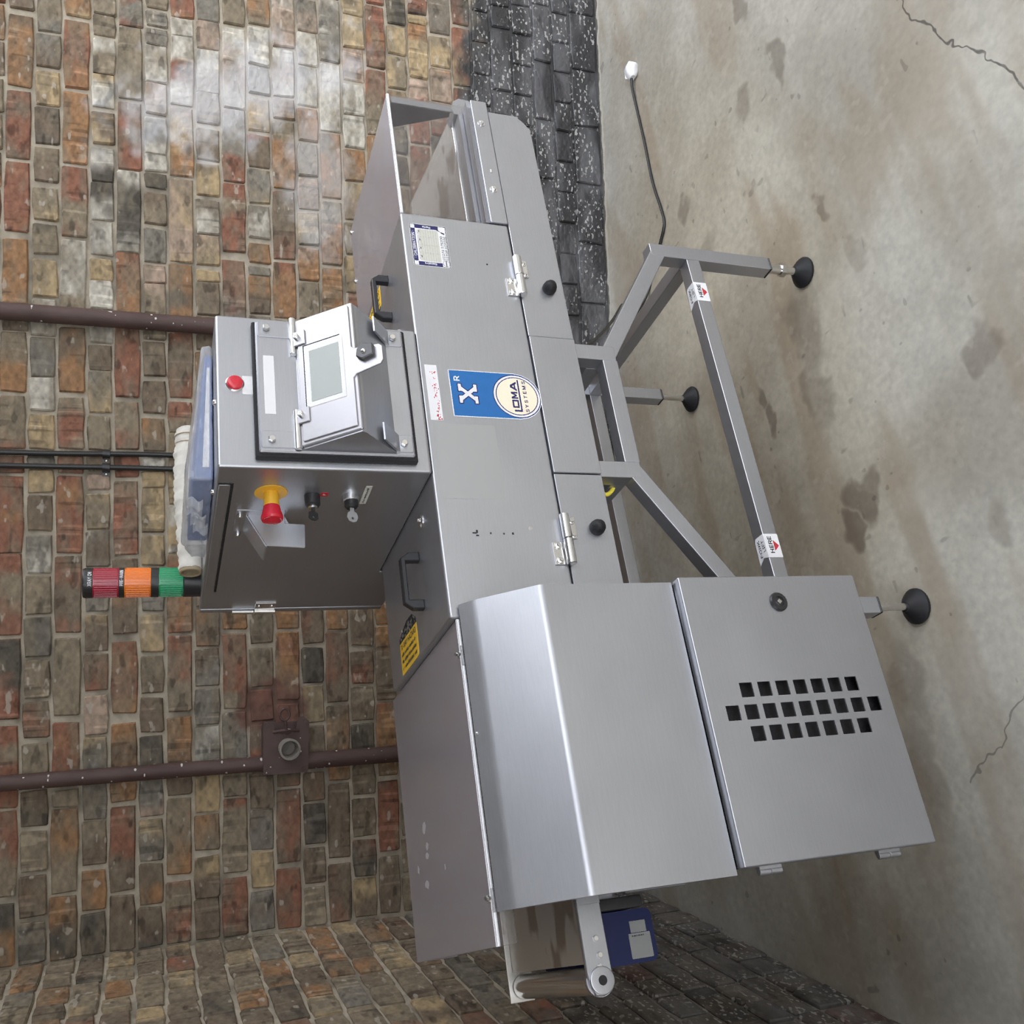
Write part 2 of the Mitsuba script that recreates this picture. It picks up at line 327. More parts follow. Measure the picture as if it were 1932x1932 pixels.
def f_floor(p, n, uv):
    x, y = p.x, p.y
    wx = x + (fb(x * 14.0, y * 14.0, 3.0, 3) - 0.5) * 0.10; wy = y + (fb(x * 14.0, y * 14.0, 8.0, 3) - 0.5) * 0.10
    g = fb(x * 3.0, y * 3.0, 1.0, 4); h = fb(x * 70.0, y * 70.0, 2.0, 3)
    c = mikit.mix((0.285, 0.268, 0.23), (0.40, 0.386, 0.338), smooth_(0.25, 0.75, g)) * (0.86 + 0.28 * h)
    st = fb(x * 2.2 + 7.0, y * 9.0, 4.0, 3)
    c = mikit.mix(c, (0.24, 0.19, 0.135), smooth_(0.45, 0.72, st) * 0.5)
    c = mikit.mix(c, (0.44, 0.43, 0.40), smooth_(0.60, 0.80, fb(x * 5.0, y * 5.0 + 3.0, 9.0, 4)) * 0.25)
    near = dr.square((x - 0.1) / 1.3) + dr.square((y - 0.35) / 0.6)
    c = mikit.mix(c, c * mi.Color3f(1.0, 0.93, 0.83), smooth_(1.4, 0.3, near + (g - 0.5)) * 0.8)      # browner tint around and under the machine
    k = mi.Float(0.0)
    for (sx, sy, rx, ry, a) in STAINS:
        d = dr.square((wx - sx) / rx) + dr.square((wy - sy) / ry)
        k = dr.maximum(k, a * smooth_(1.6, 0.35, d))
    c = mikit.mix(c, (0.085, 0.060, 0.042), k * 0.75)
    jx = x + (nz(x * 60.0, y * 60.0, 1.0) - 0.5) * 0.012; jy = y + (nz(x * 60.0, y * 60.0, 5.0) - 0.5) * 0.012
    cr = smooth_(0.0035, 0.0012, seg_dist(jx, jy, CRACK)) * 0.8 + smooth_(0.003, 0.001, seg_dist(jx, jy, CRACK2)) * 0.5
    c = mikit.mix(c, (0.05, 0.045, 0.04), cr)
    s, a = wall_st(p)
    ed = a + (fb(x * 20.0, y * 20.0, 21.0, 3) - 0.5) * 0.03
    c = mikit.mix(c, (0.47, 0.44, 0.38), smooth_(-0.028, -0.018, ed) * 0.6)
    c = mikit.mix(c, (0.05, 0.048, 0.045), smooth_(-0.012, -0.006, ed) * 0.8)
    sp = smooth_(0.90, 0.95, nz(x * 38.0, y * 38.0, 6.0)) * smooth_(0.5, 0.6, fb(x * 9.0, y * 9.0, 12.0, 2))
    c = mikit.mix(c, c * 0.5, sp * 0.55)
    return mikit.mix(c, (0.50, 0.47, 0.41), smooth_(0.66, 0.80, fb(x * 30.0, y * 30.0, 15.0, 3)) * 0.14)
def f_floor_r(p, n, uv): return 0.62 + 0.25 * fb(p.x * 8.0, p.y * 8.0, 2.0, 3)
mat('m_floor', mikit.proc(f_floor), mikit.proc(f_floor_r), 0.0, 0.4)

# ---------------------------------------------------------------- setting: floor, walls of brick, roof of the bay
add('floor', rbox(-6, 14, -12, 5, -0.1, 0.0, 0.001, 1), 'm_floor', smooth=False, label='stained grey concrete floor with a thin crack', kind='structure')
add('wall_back', ext(sbox(S0 - 0.3, -0.05, 7.0, 3.75), 0.25, WALL, -0.25 - 0.007), 'm_mortar', smooth=False, label='old multicoloured brick wall behind the machine', kind='structure')
add('wall_left', ext(sbox(-3.2, -0.05, 0.0, 3.75), 0.25, LEFTW, -0.25 - 0.007), 'm_mortar', smooth=False, label='brick side wall meeting the back wall at a corner', kind='structure')
add('ceiling', ext(Polygon([(CORNER + q[0] * EX + q[1] * NN)[:2] for q in ((-0.3, 0.3), (-0.3, -12), (3.2, -12), (3.2, 0.3))]), 0.15, top(3.75)), 'm_roof', smooth=False,
    label='dark roof over the brick bay', kind='structure')

RW = M4(-NN, (0, 0, 1), -EX, CORNER)                   # unseen wall added across the yard to dim the horizon mirrored in the steel
add('added_yard_wall', ext(sbox(-4, 0, 22, 4.5), 0.3, RW, -0.3 - 9), 'm_yard', smooth=False, label='unseen wall added across the yard to dim the reflected horizon', kind='structure')

ZR = [2.2815, 2.199, 2.116, 2.0342, 1.9509, 1.8658, 1.7862, 1.7027, 1.6224, 1.5382, 1.4523, 1.3674, 1.2835, 1.1975, 1.1164, 1.0341, .947, .868, .787, .7037, .614, .5367, .458, .371, .2827, .200, .120, .005]
def zc(i, s): return ZR[i] * (1 - 0.0071 * (1.7 - s) / 1.7)
ROWS = """-1106 -928 OK,-904 -664 TR,-651 -417 RT,-395 -157 RK,-143 97 RT,106 339 RO,352 405 R,428 590 RT,607 796 TO,801 882 BT,887 1098 OR,1127 1352 RO,1367 1595 RB,1615 1854 OB,1881 1935 BT
-1100 -987 TG,-968 -854 OB,-839 -727 TK,-712 -608 KB,-592 -471 GT,-453 -348 BR,-333 -222 BT,-209 -95 GK,-82 31 TG,43 157 GW,175 279 YB,294 361 YT,371 417 GK,431 537 YB,552 654 GW,662 785 GK,794 908 WT,918 1040 YK,1061 1158 TK,1174 1280 TY,1302 1416 BT,1431 1552 KB,1563 1674 YO,1694 1806 GB,1817 1943 TG
-1104 -923 OK,-910 -671 OT,-663 -615 T,-599 -414 RO,-392 -159 TB,-141 93 RB,106 343 RO,356 417 R,434 595 RT,616 821 OB,839 1111 WT,1127 1360 RT,1377 1619 OY,1636 1871 RO,1888 1962 OY
-1102 -983 KB,-972 -859 OB,-840 -714 TB,-706 -589 G,-567 -464 YG,-453 -338 P,-319 -210 BR,-197 -89 BY,-76 54 GW,64 171 GB,181 291 TY,308 353 P,365 420 B,433 540 TB,553 686 YG,695 772 BT,781 881 GW,895 987 WO,990 1058 YT,1074 1184 WG,1193 1319 KW,1325 1438 WK,1456 1563 BY,1585 1693 YW,1704 1819 TW,1834 1905 TB,1911 1999 T
-1117 -941 TB,-925 -680 BR,-659 -580 O,-564 -427 KO,-394 -174 RO,-149 84 BO,99 330 RT,347 422 R,436 590 RT,608 835 RT,852 1088 OR,1094 1367 KW,1378 1610 RB,1625 1879 TG,1886 1997 RG
-1103 -986 KB,-975 -857 OB,-844 -725 GY,-712 -599 GP,-586 -471 K,-456 -353 BG,-337 -224 TB,-206 -96 YG,-80 53 GW,67 159 Y,174 311 YW,318 366 Y,377 420 GW,434 542 OB,559 663 BY,683 796 TB,805 880 T,895 990 TP,998 1059 P,1070 1181 G,1198 1305 BT,1325 1373 K,1385 1439 W,1444 1570 KW,1587 1693 YP,1700 1828 WT,1834 1890 G,1901 1953 WG,1969 2025 T
-1110 -921 RT,-894 -669 OT,-653 -595 B,-584 -417 OB,-397 -162 RT,-149 95 OR,109 255 WY,264 495 TY,500 599 RT,617 830 RB,844 1068 OK,1079 1364 PY,1379 1621 OY,1633 1877 WR,1883 1945 W,1951 2033 RO
-1105 -981 BT,-973 -853 BY,-829 -724 TO,-712 -590 YT,-573 -453 GW,-441 -333 GW,-323 -207 GB,-195 -80 OB,905 1014 BT,1019 1056 Y,1077 1179 YP,1184 1304 BW,1321 1431 BY,1446 1559 TB,1580 1686 T,1691 1845 WT,1855 1951 PG,1957 2061 G
-1115 -928 RB,-907 -683 RT,-673 -596 T,-579 -413 GW,-397 -160 RT,-143 -73 OB,898 1102 RG,1130 1371 RT,1382 1642 GR,1650 1946 WP,1960 2060 T
-1095 -977 GB,-964 -857 Y,-848 -727 BG,-718 -607 BT,-594 -454 RB,-443 -344 RB,-331 -209 BT,-192 -83 BT,924 1051 OB,1057 1085 G,1100 1166 O,1189 1305 GW,1315 1438 GY,1450 1562 RB,1580 1698 Y,1715 1812 GR,1824 1964 W,1976 2089 TO
-1103 -917 RB,-898 -670 RB,-655 -396 RB,-379 -162 OR,-148 -67 O,912 1111 OR,1126 1367 BR,1382 1621 OT,1637 1712 BO,1724 1900 WP,1910 2097 PW
-1099 -984 T,-970 -861 B,-844 -720 KB,-709 -622 OB,-606 -471 BT,-457 -340 YK,-326 -215 K,-197 -78 BR,919 1047 TB,1058 1173 PO,1187 1301 YG,1315 1425 PO,1438 1555 T,1569 1688 OY,1700 1843 WG,1855 1975 W,1985 2104 GP
-1098 -922 BR,-899 -663 B,-651 -408 OB,-396 -166 BR,-154 -71 O,869 1105 OT,1124 1351 OT,1369 1608 OT,1620 1871 W,1883 2122 GW
-1093 -975 BY,-965 -852 RK,-840 -717 BT,-705 -607 BT,-593 -475 KY,-458 -349 TB,-337 -233 RB,-211 -88 BY,1030 1155 YB,1167 1285 T,1297 1432 YP,1442 1558 OT,1568 1686 W,1696 1811 W,1825 1945 PG,1955 2076 YW,2084 2182 Y
-1093 -917 BT,-893 -667 R,-649 -410 OR,-396 -149 BO,-139 -74 O,1375 1622 OT,1634 1877 TR,1892 2131 OR,2146 2286 R
1692 1812 RY,1825 1947 YT,1959 2069 YT,2082 2197 YK
1375 1610 RB,1622 1869 RP,1882 2092 OY,2101 2127 Y,2137 2258 RK
1667 1791 RB,1804 1929 PO,1944 2060 YT,2075 2234 GB
1627 1867 RB,1882 2110 RY,2131 2296 RK
1817 1929 KW,1944 2064 KW,2077 2189 PG,2203 2313 K
1609 1779 RK,1792 1872 GR,1889 2129 OY,2147 2225 O,2242 2354 GK""".split('\n')
def brick_mesh(c0, c1, z0, z1, m, r, out):
    """one brick: irregular outline, chamfered arris, face proud of the mortar; about 40 triangles"""
    b = 0.0045; J = lambda a: r.uniform(-a, a)
    w, h = c1 - c0, z1 - z0
    per = []
    nx = 3 if w > 0.15 else 2
    for i in range(nx): per.append((c0 + b + (w - 2 * b) * i / nx + (J(.004) if i else 0), z0 + J(.0025)))
    per.append((c1 + J(.003), z0 + b + J(.002))); per.append((c1 + J(.003), z1 - b + J(.002)))
    for i in range(nx): per.append((c1 - b - (w - 2 * b) * i / nx + (J(.004) if i else 0), z1 + J(.0025)))
    per.append((c0 + J(.003), z1 - b + J(.002))); per.append((c0 + J(.003), z0 + b + J(.002)))
    a = np.array(per); cen = a.mean(0); n = len(a)
    inn = cen + (a - cen) * (1 - np.array([0.0038 / (w / 2), 0.0038 / (h / 2)]))
    tl = (J(.0025), J(.002))
    o = [out + tl[0] * (q[0] - cen[0]) / w * 2 + tl[1] * (q[1] - cen[1]) / h * 2 + J(.0008) for q in inn]
    v = [(q[0], q[1], -0.02) for q in a] + [(q[0], q[1], out - 0.0045) for q in a] + [(q[0], q[1], z) for q, z in zip(inn, o)] + [(cen[0], cen[1], out + 0.0006)]
    f = []
    for i in range(n):
        j = (i + 1) % n
        f += [(i, j, n + j), (i, n + j, n + i), (n + i, n + j, 2 * n + j), (n + i, 2 * n + j, 2 * n + i), (2 * n + i, 2 * n + j, 3 * n)]
    e = tm(v, f); e.apply_transform(m); return e
def project(P):
    q = np.asarray(P) - CAM; z = q @ fw
    return 966 + F_PX * (q @ dn2) / z, 966 - F_PX * (q @ rt2) / z
def code_uv(code, seed, n):
    k1 = CODES.index(code[0]); k2 = CODES.index(code[-1])
    return np.tile([k1 + 0.5, k2 + 0.05 + 0.9 * seed], (n, 1))
# bricks fully behind the machine need not be parts of their own
MACHINE_PX = [Polygon([(405, 590), (375, 1150), (725, 1150), (745, 1310), (800, 1700), (940, 1740), (1115, 1690), (1770, 1590), (1610, 1090), (1180, 1090), (1085, 640), (1000, 245), (925, 205), (880, 300), (760, 390), (690, 400), (690, 590)])]
def lay_wall(name, m, bricks, visible):
    """bricks: (c0, c1, z0, z1, code); the 300 that show largest become parts, the others one part of stuff"""
    scored = []
    for i, b in enumerate(bricks):
        c = m @ np.array([(b[0] + b[1]) / 2, (b[2] + b[3]) / 2, 0, 1])
        cs = [(m @ np.array([x, z, 0, 1]))[:3] for x in b[:2] for z in b[2:4]]
        pr = [project(q) for q in cs]
        inside = [p for p in pr if -5 <= p[0] <= 1937 and -5 <= p[1] <= 1937]
        hidden = all(MACHINE_PX[0].contains(Point(*p)) for p in pr)
        ar = abs((pr[3][0] - pr[0][0]) * (pr[2][1] - pr[1][1])) + abs((pr[3][1] - pr[0][1]) * (pr[2][0] - pr[1][0])) if inside else 0
        scored.append((-(0 if hidden or not inside else ar), i))
    chosen = {i for a, i in sorted(scored)[:300] if a < 0}
    rest, ruv = [], []
    for i, b in enumerate(bricks):
        r = random.Random(i * 17 + len(name))
        e = brick_mesh(b[0], b[1], b[2], b[3], m, r, r.uniform(0.0, 0.005))
        u = code_uv(b[4], r.random(), len(e.vertices))
        if i in chosen: add('brick', e, 'm_brick', name, smooth=False, uv=u)
        else: rest.append(e); ruv.append(u)
    if rest:
        k = add('brickwork', trimesh.util.concatenate(rest), 'm_brick', name, smooth=False, uv=np.vstack(ruv)); tag(k, kind='stuff')
MIXES = ['RT', 'OB', 'TB', 'BT', 'TG', 'KB', 'GK', 'RB', 'OT', 'GT', 'BK', 'YT', 'TK', 'RO']
def fill(bricks, i, c0, c1, L, z0, z1, r, mixes=MIXES):
    """fills c0..c1 of course i with bricks of about L"""
    n = max(1, int(round((c1 - c0) / L))); w = (c1 - c0) / n
    for k in range(n): bricks.append((c0 + k * w + .005, c0 + (k + 1) * w - .005, z0, z1, r.choice(mixes)))
bricks = []
for i in range(len(ZR) - 1):
    r = random.Random(100 + i)
    L = 0.243 if i % 2 == 0 else 0.1235
    def zz(c0, c1): s = (c0 + c1) / 2; return zc(i + 1, s) + 0.0036, zc(i, s) - 0.0036
    row = []
    if 2 <= i < 2 + len(ROWS):
        for q in ROWS[i - 2].split(','):
            a, b, code = q.split(); row.append((int(a) / 1000, int(b) / 1000, code))
    low = ['KB', 'GK', 'KG', 'BK', 'RK', 'TK', 'OK'] if i > 18 else MIXES
    at = S0 + 0.006
    for a, b, code in row + [(3.0, 3.0, None)]:
        if a - at > 0.06:
            tmp = []; fill(tmp, i, at, a - 0.004 if code else a, L, 0, 1, r, low)
            bricks += [(t[0], t[1], *zz(t[0], t[1]), t[4]) for t in tmp]
        if code: bricks.append((max(a - .0015, S0 + .004), b + .0015, *zz(a, b), code)); at = b + 0.006
lay_wall('wall_back', WALL, bricks, None)
bricks = []
for i in range(len(ZR) - 1):
    r = random.Random(300 + i)
    L = 0.1235 if i % 2 == 0 else 0.243
    z0, z1 = zc(i + 1, S0) + .0045, zc(i, S0) - .0045
    mx = ['OB', 'TB', 'YT', 'BT', 'BK', 'RB', 'TG', 'TB', 'BT', 'BO', 'TY', 'BR', 'YB'] if i < 17 else ['TG', 'GK', 'BK', 'KG', 'BG', 'GB', 'RB']
    at = -0.002 if i % 4 else -0.002 - 0.06 * (i % 2)
    if at < -0.01: bricks.append((at + .006, -.006, z0, z1, r.choice(mx)))
    while at > -2.2:
        w = L * r.uniform(.94, 1.05)
        bricks.append((at - w + .006, at - .006, z0 + r.uniform(-.002, .002), z1 + r.uniform(-.002, .002), r.choice(mx))); at -= w
lay_wall('wall_left', LEFTW, bricks, None)

# ---------------------------------------------------------------- pipes and conduits on the back wall
def wpt(s, z, out): return (WALL @ np.array([s, z, out, 1]))[:3]
p1 = thing('iron_pipe', 'brown iron pipe on the brick wall above the right side of the control box', 'pipe')
add('barrel', cyl(wpt(0.856, -0.0, 0.037), wpt(0.845, 3.6, 0.037), 0.0275, 20), 'm_iron', p1)
for z in (0.55, 2.6):
    add('pipe_clamp', [ext(rpoly([(0.80, z), (0.91, z), (0.91, z + .03), (0.80, z + .03)], .004), .012, WALL), lathe([(0.031, 0), (0.031, .03)], wpt(0.852, z, .037), (0, 0, 1), 20)], 'm_iron', p1)
p2 = thing('iron_pipe', 'brown iron pipe with an outlet plate on the wall near the corner', 'pipe')
add('barrel', cyl(wpt(-0.577, 0.0, 0.037), wpt(-0.575, 1.20, 0.037), 0.027, 20), 'm_iron', p2)
add('barrel', cyl(wpt(-0.575, 1.21, 0.033), wpt(-0.575, 3.6, 0.033), 0.0235, 20), 'm_iron', p2)
def pl(z0, z1, s0, s1): return [(s0, z0), (s1, z0), (s1, z1), (s0, z1)]
plate_poly = rpoly([(-0.607, 1.176), (-0.607, 1.316), (-0.447, 1.316), (-0.440, 1.305), (-0.440, 1.285), (-0.475, 1.279), (-0.487, 1.24), (-0.475, 1.215), (-0.435, 1.208), (-0.430, 1.19), (-0.447, 1.172)], .006)
pk = add('outlet_plate', [ext(plate_poly, .006, WALL, .064), ext(rpoly(pl(1.176, 1.316, -.607, -.45), .01), .004, WALL, .01)], 'm_iron', p2)
for s, z in ((-.595, 1.19), (-.595, 1.305), (-.45, 1.305), (-.447, 1.185)):
    add('bolt', cyl(wpt(s, z, .0), wpt(s, z, .078), .006, 8), 'm_iron', pk)
add('outlet_stub', lathe([(.030, 0), (.030, .055), (.033, .056), (.033, .068), (.027, .069), (.024, .05), (.022, .012), (0, .011)], wpt(-.526, 1.24, .06), -NN, 28), 'm_stub', p2)
add('hook', [tube([wpt(-.475, 1.285, .07), wpt(-.47, 1.245, .085), wpt(-.475, 1.205, .07)], .005, 8),
             tube([wpt(-.47, 1.246, .086), wpt(-.437, 1.25, .09)], .0045, 8, sub=0),
             tube([wpt(-.42 + .018 * math.cos(t), 1.252 + .015 * math.sin(t), .09) for t in np.linspace(0, 2 * np.pi, 13)], .004, 8, sub=2)], 'm_iron', p2)
for j, (sa, sb, lab) in enumerate(((0.4115, 0.419, 'black conduit cable on the wall nearer the brown pipe above the control box'), (0.371, 0.374, 'black conduit cable on the wall nearer the signal tower'))):
    k = thing('conduit_cable', lab, 'cable', 'black conduit cables on the wall')
    add('cable', tube([wpt(sb - .01, 0.6, .014), wpt(sb, 1.6, .014), wpt(sa, 2.1, .014), wpt(sa - .004, 3.6, .014)], .0085, 10), 'm_cable', k)
    for z in (1.794, 0.85, 2.75):
        s = sb + (sa - sb) * (z - 1.6) / .5
        ck = add('cable_clip', [ext(rpoly(pl(z - .011, z + .011, s - .026, s + .013), .003), .004, WALL, .001), lathe([(.0135, 0), (.0135, .022)], wpt(s, z - .011, .014), (0, 0, 1), 14)], 'm_black', k)
        add('screw', dome(wpt(s - .019, z, .005), -NN, .0045, .003), 'm_bright', ck)

# ================================================================ the x-ray inspection machine
MC = thing('inspection_machine', 'stainless steel conveyor inspection machine with a touch screen box', 'machine')
ZT, ZH, ZB = 1.107, 0.831, 0.714
on_body = True
# tunnel housing and lower side panels
ch = add('tunnel_cover', rbox(-0.614, 0.418, 0.0, 0.512, ZH + .001, ZT, .006, 4), 'm_steel', MC)
add('cover_gasket', rbox(0.416, 0.4195, 0.006, 0.50, ZH + .006, ZT - .006, .001, 1), 'm_void', ch)
add('entry_curtain', rbox(-0.6165, -0.6145, 0.03, 0.48, 0.90, 1.06, .001, 1), 'm_black', ch)
add('chassis', rbox(-1.13, 0.60, 0.022, 0.49, 0.725, ZH - .006, .003, 2), 'm_steel', MC)
FR = front(0.021)
add('side_panel', plate([(-1.15, ZB), (-0.2855, ZB), (-0.2855, ZH - .0015), (-1.15, ZH - .0015)], .021, FR, .002), 'm_steel', MC, smooth=False)
add('side_panel', plate([(-0.283, ZB), (0.081, ZB), (0.081, ZH - .0015), (-0.283, ZH - .0015)], .0235, FR, .002), 'm_steel', MC, smooth=False)
add('side_panel', plate([(0.0835, ZB), (0.742, ZB + .001), (0.768, ZB + .004), (0.790, ZB + .016), (0.805, ZB + .032), (0.81, 0.742), (0.81, ZH - .0015), (0.0835, ZH - .0015)], .021, FR, 0), 'm_steel', MC, smooth=False)
BK_ = M4((-1, 0, 0), (0, 0, 1), (0, 1, 0), (0, 0.49, 0))
add('side_panel', plate([(-0.80, ZB), (1.15, ZB), (1.15, ZH), (-0.80, ZH)], .02, BK_, .003), 'm_steel', MC, smooth=False)
for x, z in ((0.226, 0.7545), (-0.419, 0.7535)):
    add('bump_stop', lathe([(.0165, 0), (.0175, .006), (.016, .016), (.0115, .024), (.005, .028), (0, .0285)], (x, 0.0, z), (0, -1, 0), 28), 'm_rubber', MC, label='black rubber bump stop')
def hinge(x0, x1, zp, flip=False):
    """knuckle along X at the seam with two bolted leaves"""
    k = add('hinge', [cyl((x0, -.0125, zp), ((x0 + x1) / 2 - .0005, -.0125, zp), .0105, 20, .001), cyl(((x0 + x1) / 2 + .0005, -.0125, zp), (x1, -.0125, zp), .0105, 20, .001)], 'm_bright', MC, label='bright steel hinge')
    xm = (x0 + x1) / 2
    add('leaf', [rbox(x0 + .002, xm - .004, -.004, -.0005, zp + .004, zp + .034, .0012, 2)], 'm_bright', k)
    add('leaf', [rbox(xm + .004, x1 - .002, -.004, -.0005, zp - .028, zp - .004, .0012, 2)], 'm_bright', k)
    for x in (x0 + .012, xm - .012): add('bolt', bolt((x, -.004, zp + .022), (0, -1, 0), .0055, .006), 'm_bright', k)
    for x in (xm + .012, x1 - .012): add('bolt', bolt((x, -.004, zp - .018), (0, -1, 0), .0055, .004), 'm_bright', k)
hinge(0.193, 0.308, 0.8305); hinge(-0.506, -0.391, 0.8305)
def handle(xa, xb, y, z):
    L = xb - xa
    outer = [(0, 0), (.020, 0), (.020, .032), (L - .020, .032), (L - .020, 0), (L, 0), (L, .024), (L - .014, .043), (.014, .043), (0, .024)]
    return add('lift_handle', [plate(outer, .018, M4((1, 0, 0), (0, 0, 1), (0, -1, 0), (xa, y + .009, z)), 0, .002)], 'm_black', MC, smooth=False, label='black plastic lift handle')
handle(-0.532, -0.402, 0.17, ZT); handle(0.225, 0.358, 0.17, ZT)
lk = add('cover_lock', lathe([(.0165, 0), (.0165, .002), (.013, .005), (0, .0055)], (-0.348, 0.117, ZT), (0, 0, 1), 24), 'm_bright', MC)
add('insert', [rbox(-.352, -.344, .113, .121, ZT + .004, ZT + .010, .001, 1), dome((-.348, .108, ZT + .003), (0, 0, 1), .003, .004)], 'm_bright', lk)
add('screw', dome((0.155, 0.12, ZT), (0, 0, 1), .006, .006), 'm_bright', MC)
# printed plates on the front
FF = front(-0.0002)
def in_px_frame(m, o, rot=0): return m @ M4((1, 0, 0), (0, 1, 0), (0, 0, 1), (o[0], o[1], 0))
lg = add('logo_plate', ext(Polygon([(-.149, 1.040), (-.149, .886), (-.1455, .868), (-.137, .852), (-.124, .839), (-.107, .831), (-.090, .828), (-.073, .831), (-.056, .839), (-.043, .852), (-.0345, .868), (-.031, .886), (-.031, 1.040)]).buffer(.002), .0008, FF), 'm_white', MC, smooth=False, label='blue and cream maker plate')
blue = Polygon([(-.149, 1.040), (-.149, .886), (-.1455, .868), (-.137, .852), (-.124, .839), (-.107, .831), (-.090, .828), (-.073, .831), (-.056, .839), (-.043, .852), (-.0345, .868), (-.031, .886), (-.031, 1.040)])
disc = Point(-.090, .886).buffer(1, 32); dsc = lambda rx: sscale(Point(-.090, .886).buffer(1.0, 32), rx, rx, origin=(-.090, .886))
add('blue_field', ext(blue.difference(dsc(.0575)), .0003, off(FF, .0008)), 'm_logo', lg, smooth=False)
add('ring', ext(dsc(.0575).difference(dsc(.0555)).union(dsc(.0505).difference(dsc(.0485))), .0003, off(FF, .0008)), 'm_navy', lg, smooth=False)
add('cream_disc', ext(dsc(.0485), .0003, off(FF, .0008)), 'm_cream', lg, smooth=False)
LT = off(FF, .0011)
def slab_x(cx, cz, w, h, t):
    a = Polygon([(cx - w, cz + h), (cx - w + t, cz + h), (cx + w, cz - h), (cx + w - t, cz - h)])
    b = Polygon([(cx + w, cz + h), (cx + w - t, cz + h), (cx - w, cz - h), (cx - w + t, cz - h)])
    sf = [sbox(cx + q * (w - t / 2) - t * .85, cz + e * h - t * .32, cx + q * (w - t / 2) + t * .85, cz + e * h + t * .32) for q in (-1, 1) for e in (-1, 1)]
    u = a.union(b)
    for q in sf: u = u.union(q)
    return u
xs = slab_x(-.091, 1.002, .021, .018, .011)
add('lettering', [ext(xs, .0004, LT), text('R', .013, LT, (-.052, 1.018), True, fit=.013)], 'm_white', lg, smooth=False)
add('letter_outline', [ext(xs.buffer(.0022).difference(xs), .0003, LT), ], 'm_navy', lg, smooth=False)
lo = Polygon([(-.131, .878), (-.131, .897), (-.1265, .897), (-.1265, .8815), (-.118, .8815), (-.118, .878)])
lo = lo.union(sbox(-.121, .884, -.100, .8995).difference(sbox(-.117, .8875, -.104, .896)))
for k in range(1): lo = lo.union(Polygon([(-.097, .884), (-.097, .8995), (-.0925, .8995), (-.088, .891), (-.0835, .8995), (-.079, .8995), (-.079, .884), (-.083, .884), (-.083, .893), (-.0865, .8865), (-.0895, .8865), (-.093, .893), (-.093, .884)]))
lo = lo.union(Polygon([(-.0765, .884), (-.067, .8995), (-.061, .8995), (-.0515, .884), (-.0565, .884), (-.0585, .887), (-.0695, .887), (-.0715, .884)]).difference(Polygon([(-.0675, .890), (-.0605, .890), (-.064, .8955)])))
lo = lo.union(sbox(-.118, .878, -.0465, .8812))
add('lettering', [ext(lo, .0004, LT), text('S Y S T E M S', .0078, LT, (-.090, .862), True, fit=.082)], 'm_navy', lg, smooth=False)
# white strip with worn red print
ws = add('blank_label', ext(rrect(-.163, -.020, 1.067, 1.095, .001), .0006, FF), 'm_white', MC, smooth=False, label='white strip label with worn red print')
r = random.Random(5); sq = []
for i in range(70):
    x = -.162 + r.random() ** 1.5 * .125; z = 1.073 + r.gauss(0, .0028) + .004 * r.random()
    sq.append(ext(sbox(x, z, x + r.uniform(.0008, .0035), z + r.uniform(.0006, .0026)), .0003, off(FF, .0006)))
add('red_print', sq, 'm_redink', ws, smooth=False)
# calibration label
cb = add('calibration_label', ext(rrect(.2595, .386, .998, 1.089, .003), .0006, FF), 'm_white', MC, smooth=False, label='blue bordered calibration label')
CL = off(FF, .0006)
def R_(x0, x1, z0, z1): return sbox(.2595 + x0 * .1265, .998 + z0 * .091, .2595 + x1 * .1265, .998 + z1 * .091)
out_ = R_(0, 1, 0, 1)
add('border', [ext(R_(.01, .99, .01, .99).difference(R_(.018, .982, .025, .975)), .0002, CL)], 'm_ink', cb, smooth=False)
add('blue_band', [ext(R_(.11, .89, .86, .97), .0003, CL), ext(R_(.02, .10, .22, .86), .0003, CL), ext(R_(.90, .98, .22, .86), .0003, CL)], 'm_navy', cb, smooth=False)
rt_l = lambda x, z: M4((0, -1, 0), (1, 0, 0), (0, 0, 1), (x, z, 0))
rt_r = lambda x, z: M4((0, 1, 0), (-1, 0, 0), (0, 0, 1), (x, z, 0))
X_ = lambda u: .2595 + u * .1265
Z_ = lambda v: .998 + v * .091
add('lettering', [text('\u00b7 CALIBRATION \u00b7', .0066, off(CL, .0003), (X_(.5), Z_(.885)), True, fit=.082),
                  text('Repairs', .0062, off(CL, .0003) @ rt_r(X_(.085), Z_(.54)), (0, 0), True), text('Parts', .0062, off(CL, .0003) @ rt_r(X_(.962), Z_(.54)), (0, 0), True)], 'm_white', cb, smooth=False)
add('table_ground', ext(R_(.12, .88, .24, .78), .0002, CL), 'm_paper', cb, smooth=False)
gl = [ext(R_(.12, .88, .24 + .54 * k / 8 - .003, .24 + .54 * k / 8 + .003), .0003, off(CL, .0001)) for k in range(1, 8)]
gl += [ext(R_(.12 + .76 * k / 4 - .002, .12 + .76 * k / 4 + .002, .24, .76), .0003, off(CL, .0001)) for k in range(1, 4)]
add('table_lines', gl, 'm_grid', cb, smooth=False)
ink = [ext(R_(.14, .84, .795, .803), .0003, CL), text('01274 378200', .0062, CL, (X_(.47), Z_(.13)), fit=.072), text('01908 629200', .0062, CL, (X_(.47), Z_(.035)), fit=.072)]
ink += [ext(R_(.2 + .2 * k, .245 + .2 * k, .745, .768), .0003, off(CL, .0002)) for k in range(4)]
ring = Point(X_(.10), Z_(.115)).buffer(.0088, 16).difference(Point(X_(.10), Z_(.115)).buffer(.0080, 16)).union(sbox(X_(.10) - .0085, Z_(.115) - .001, X_(.10) + .0085, Z_(.115) + .001))
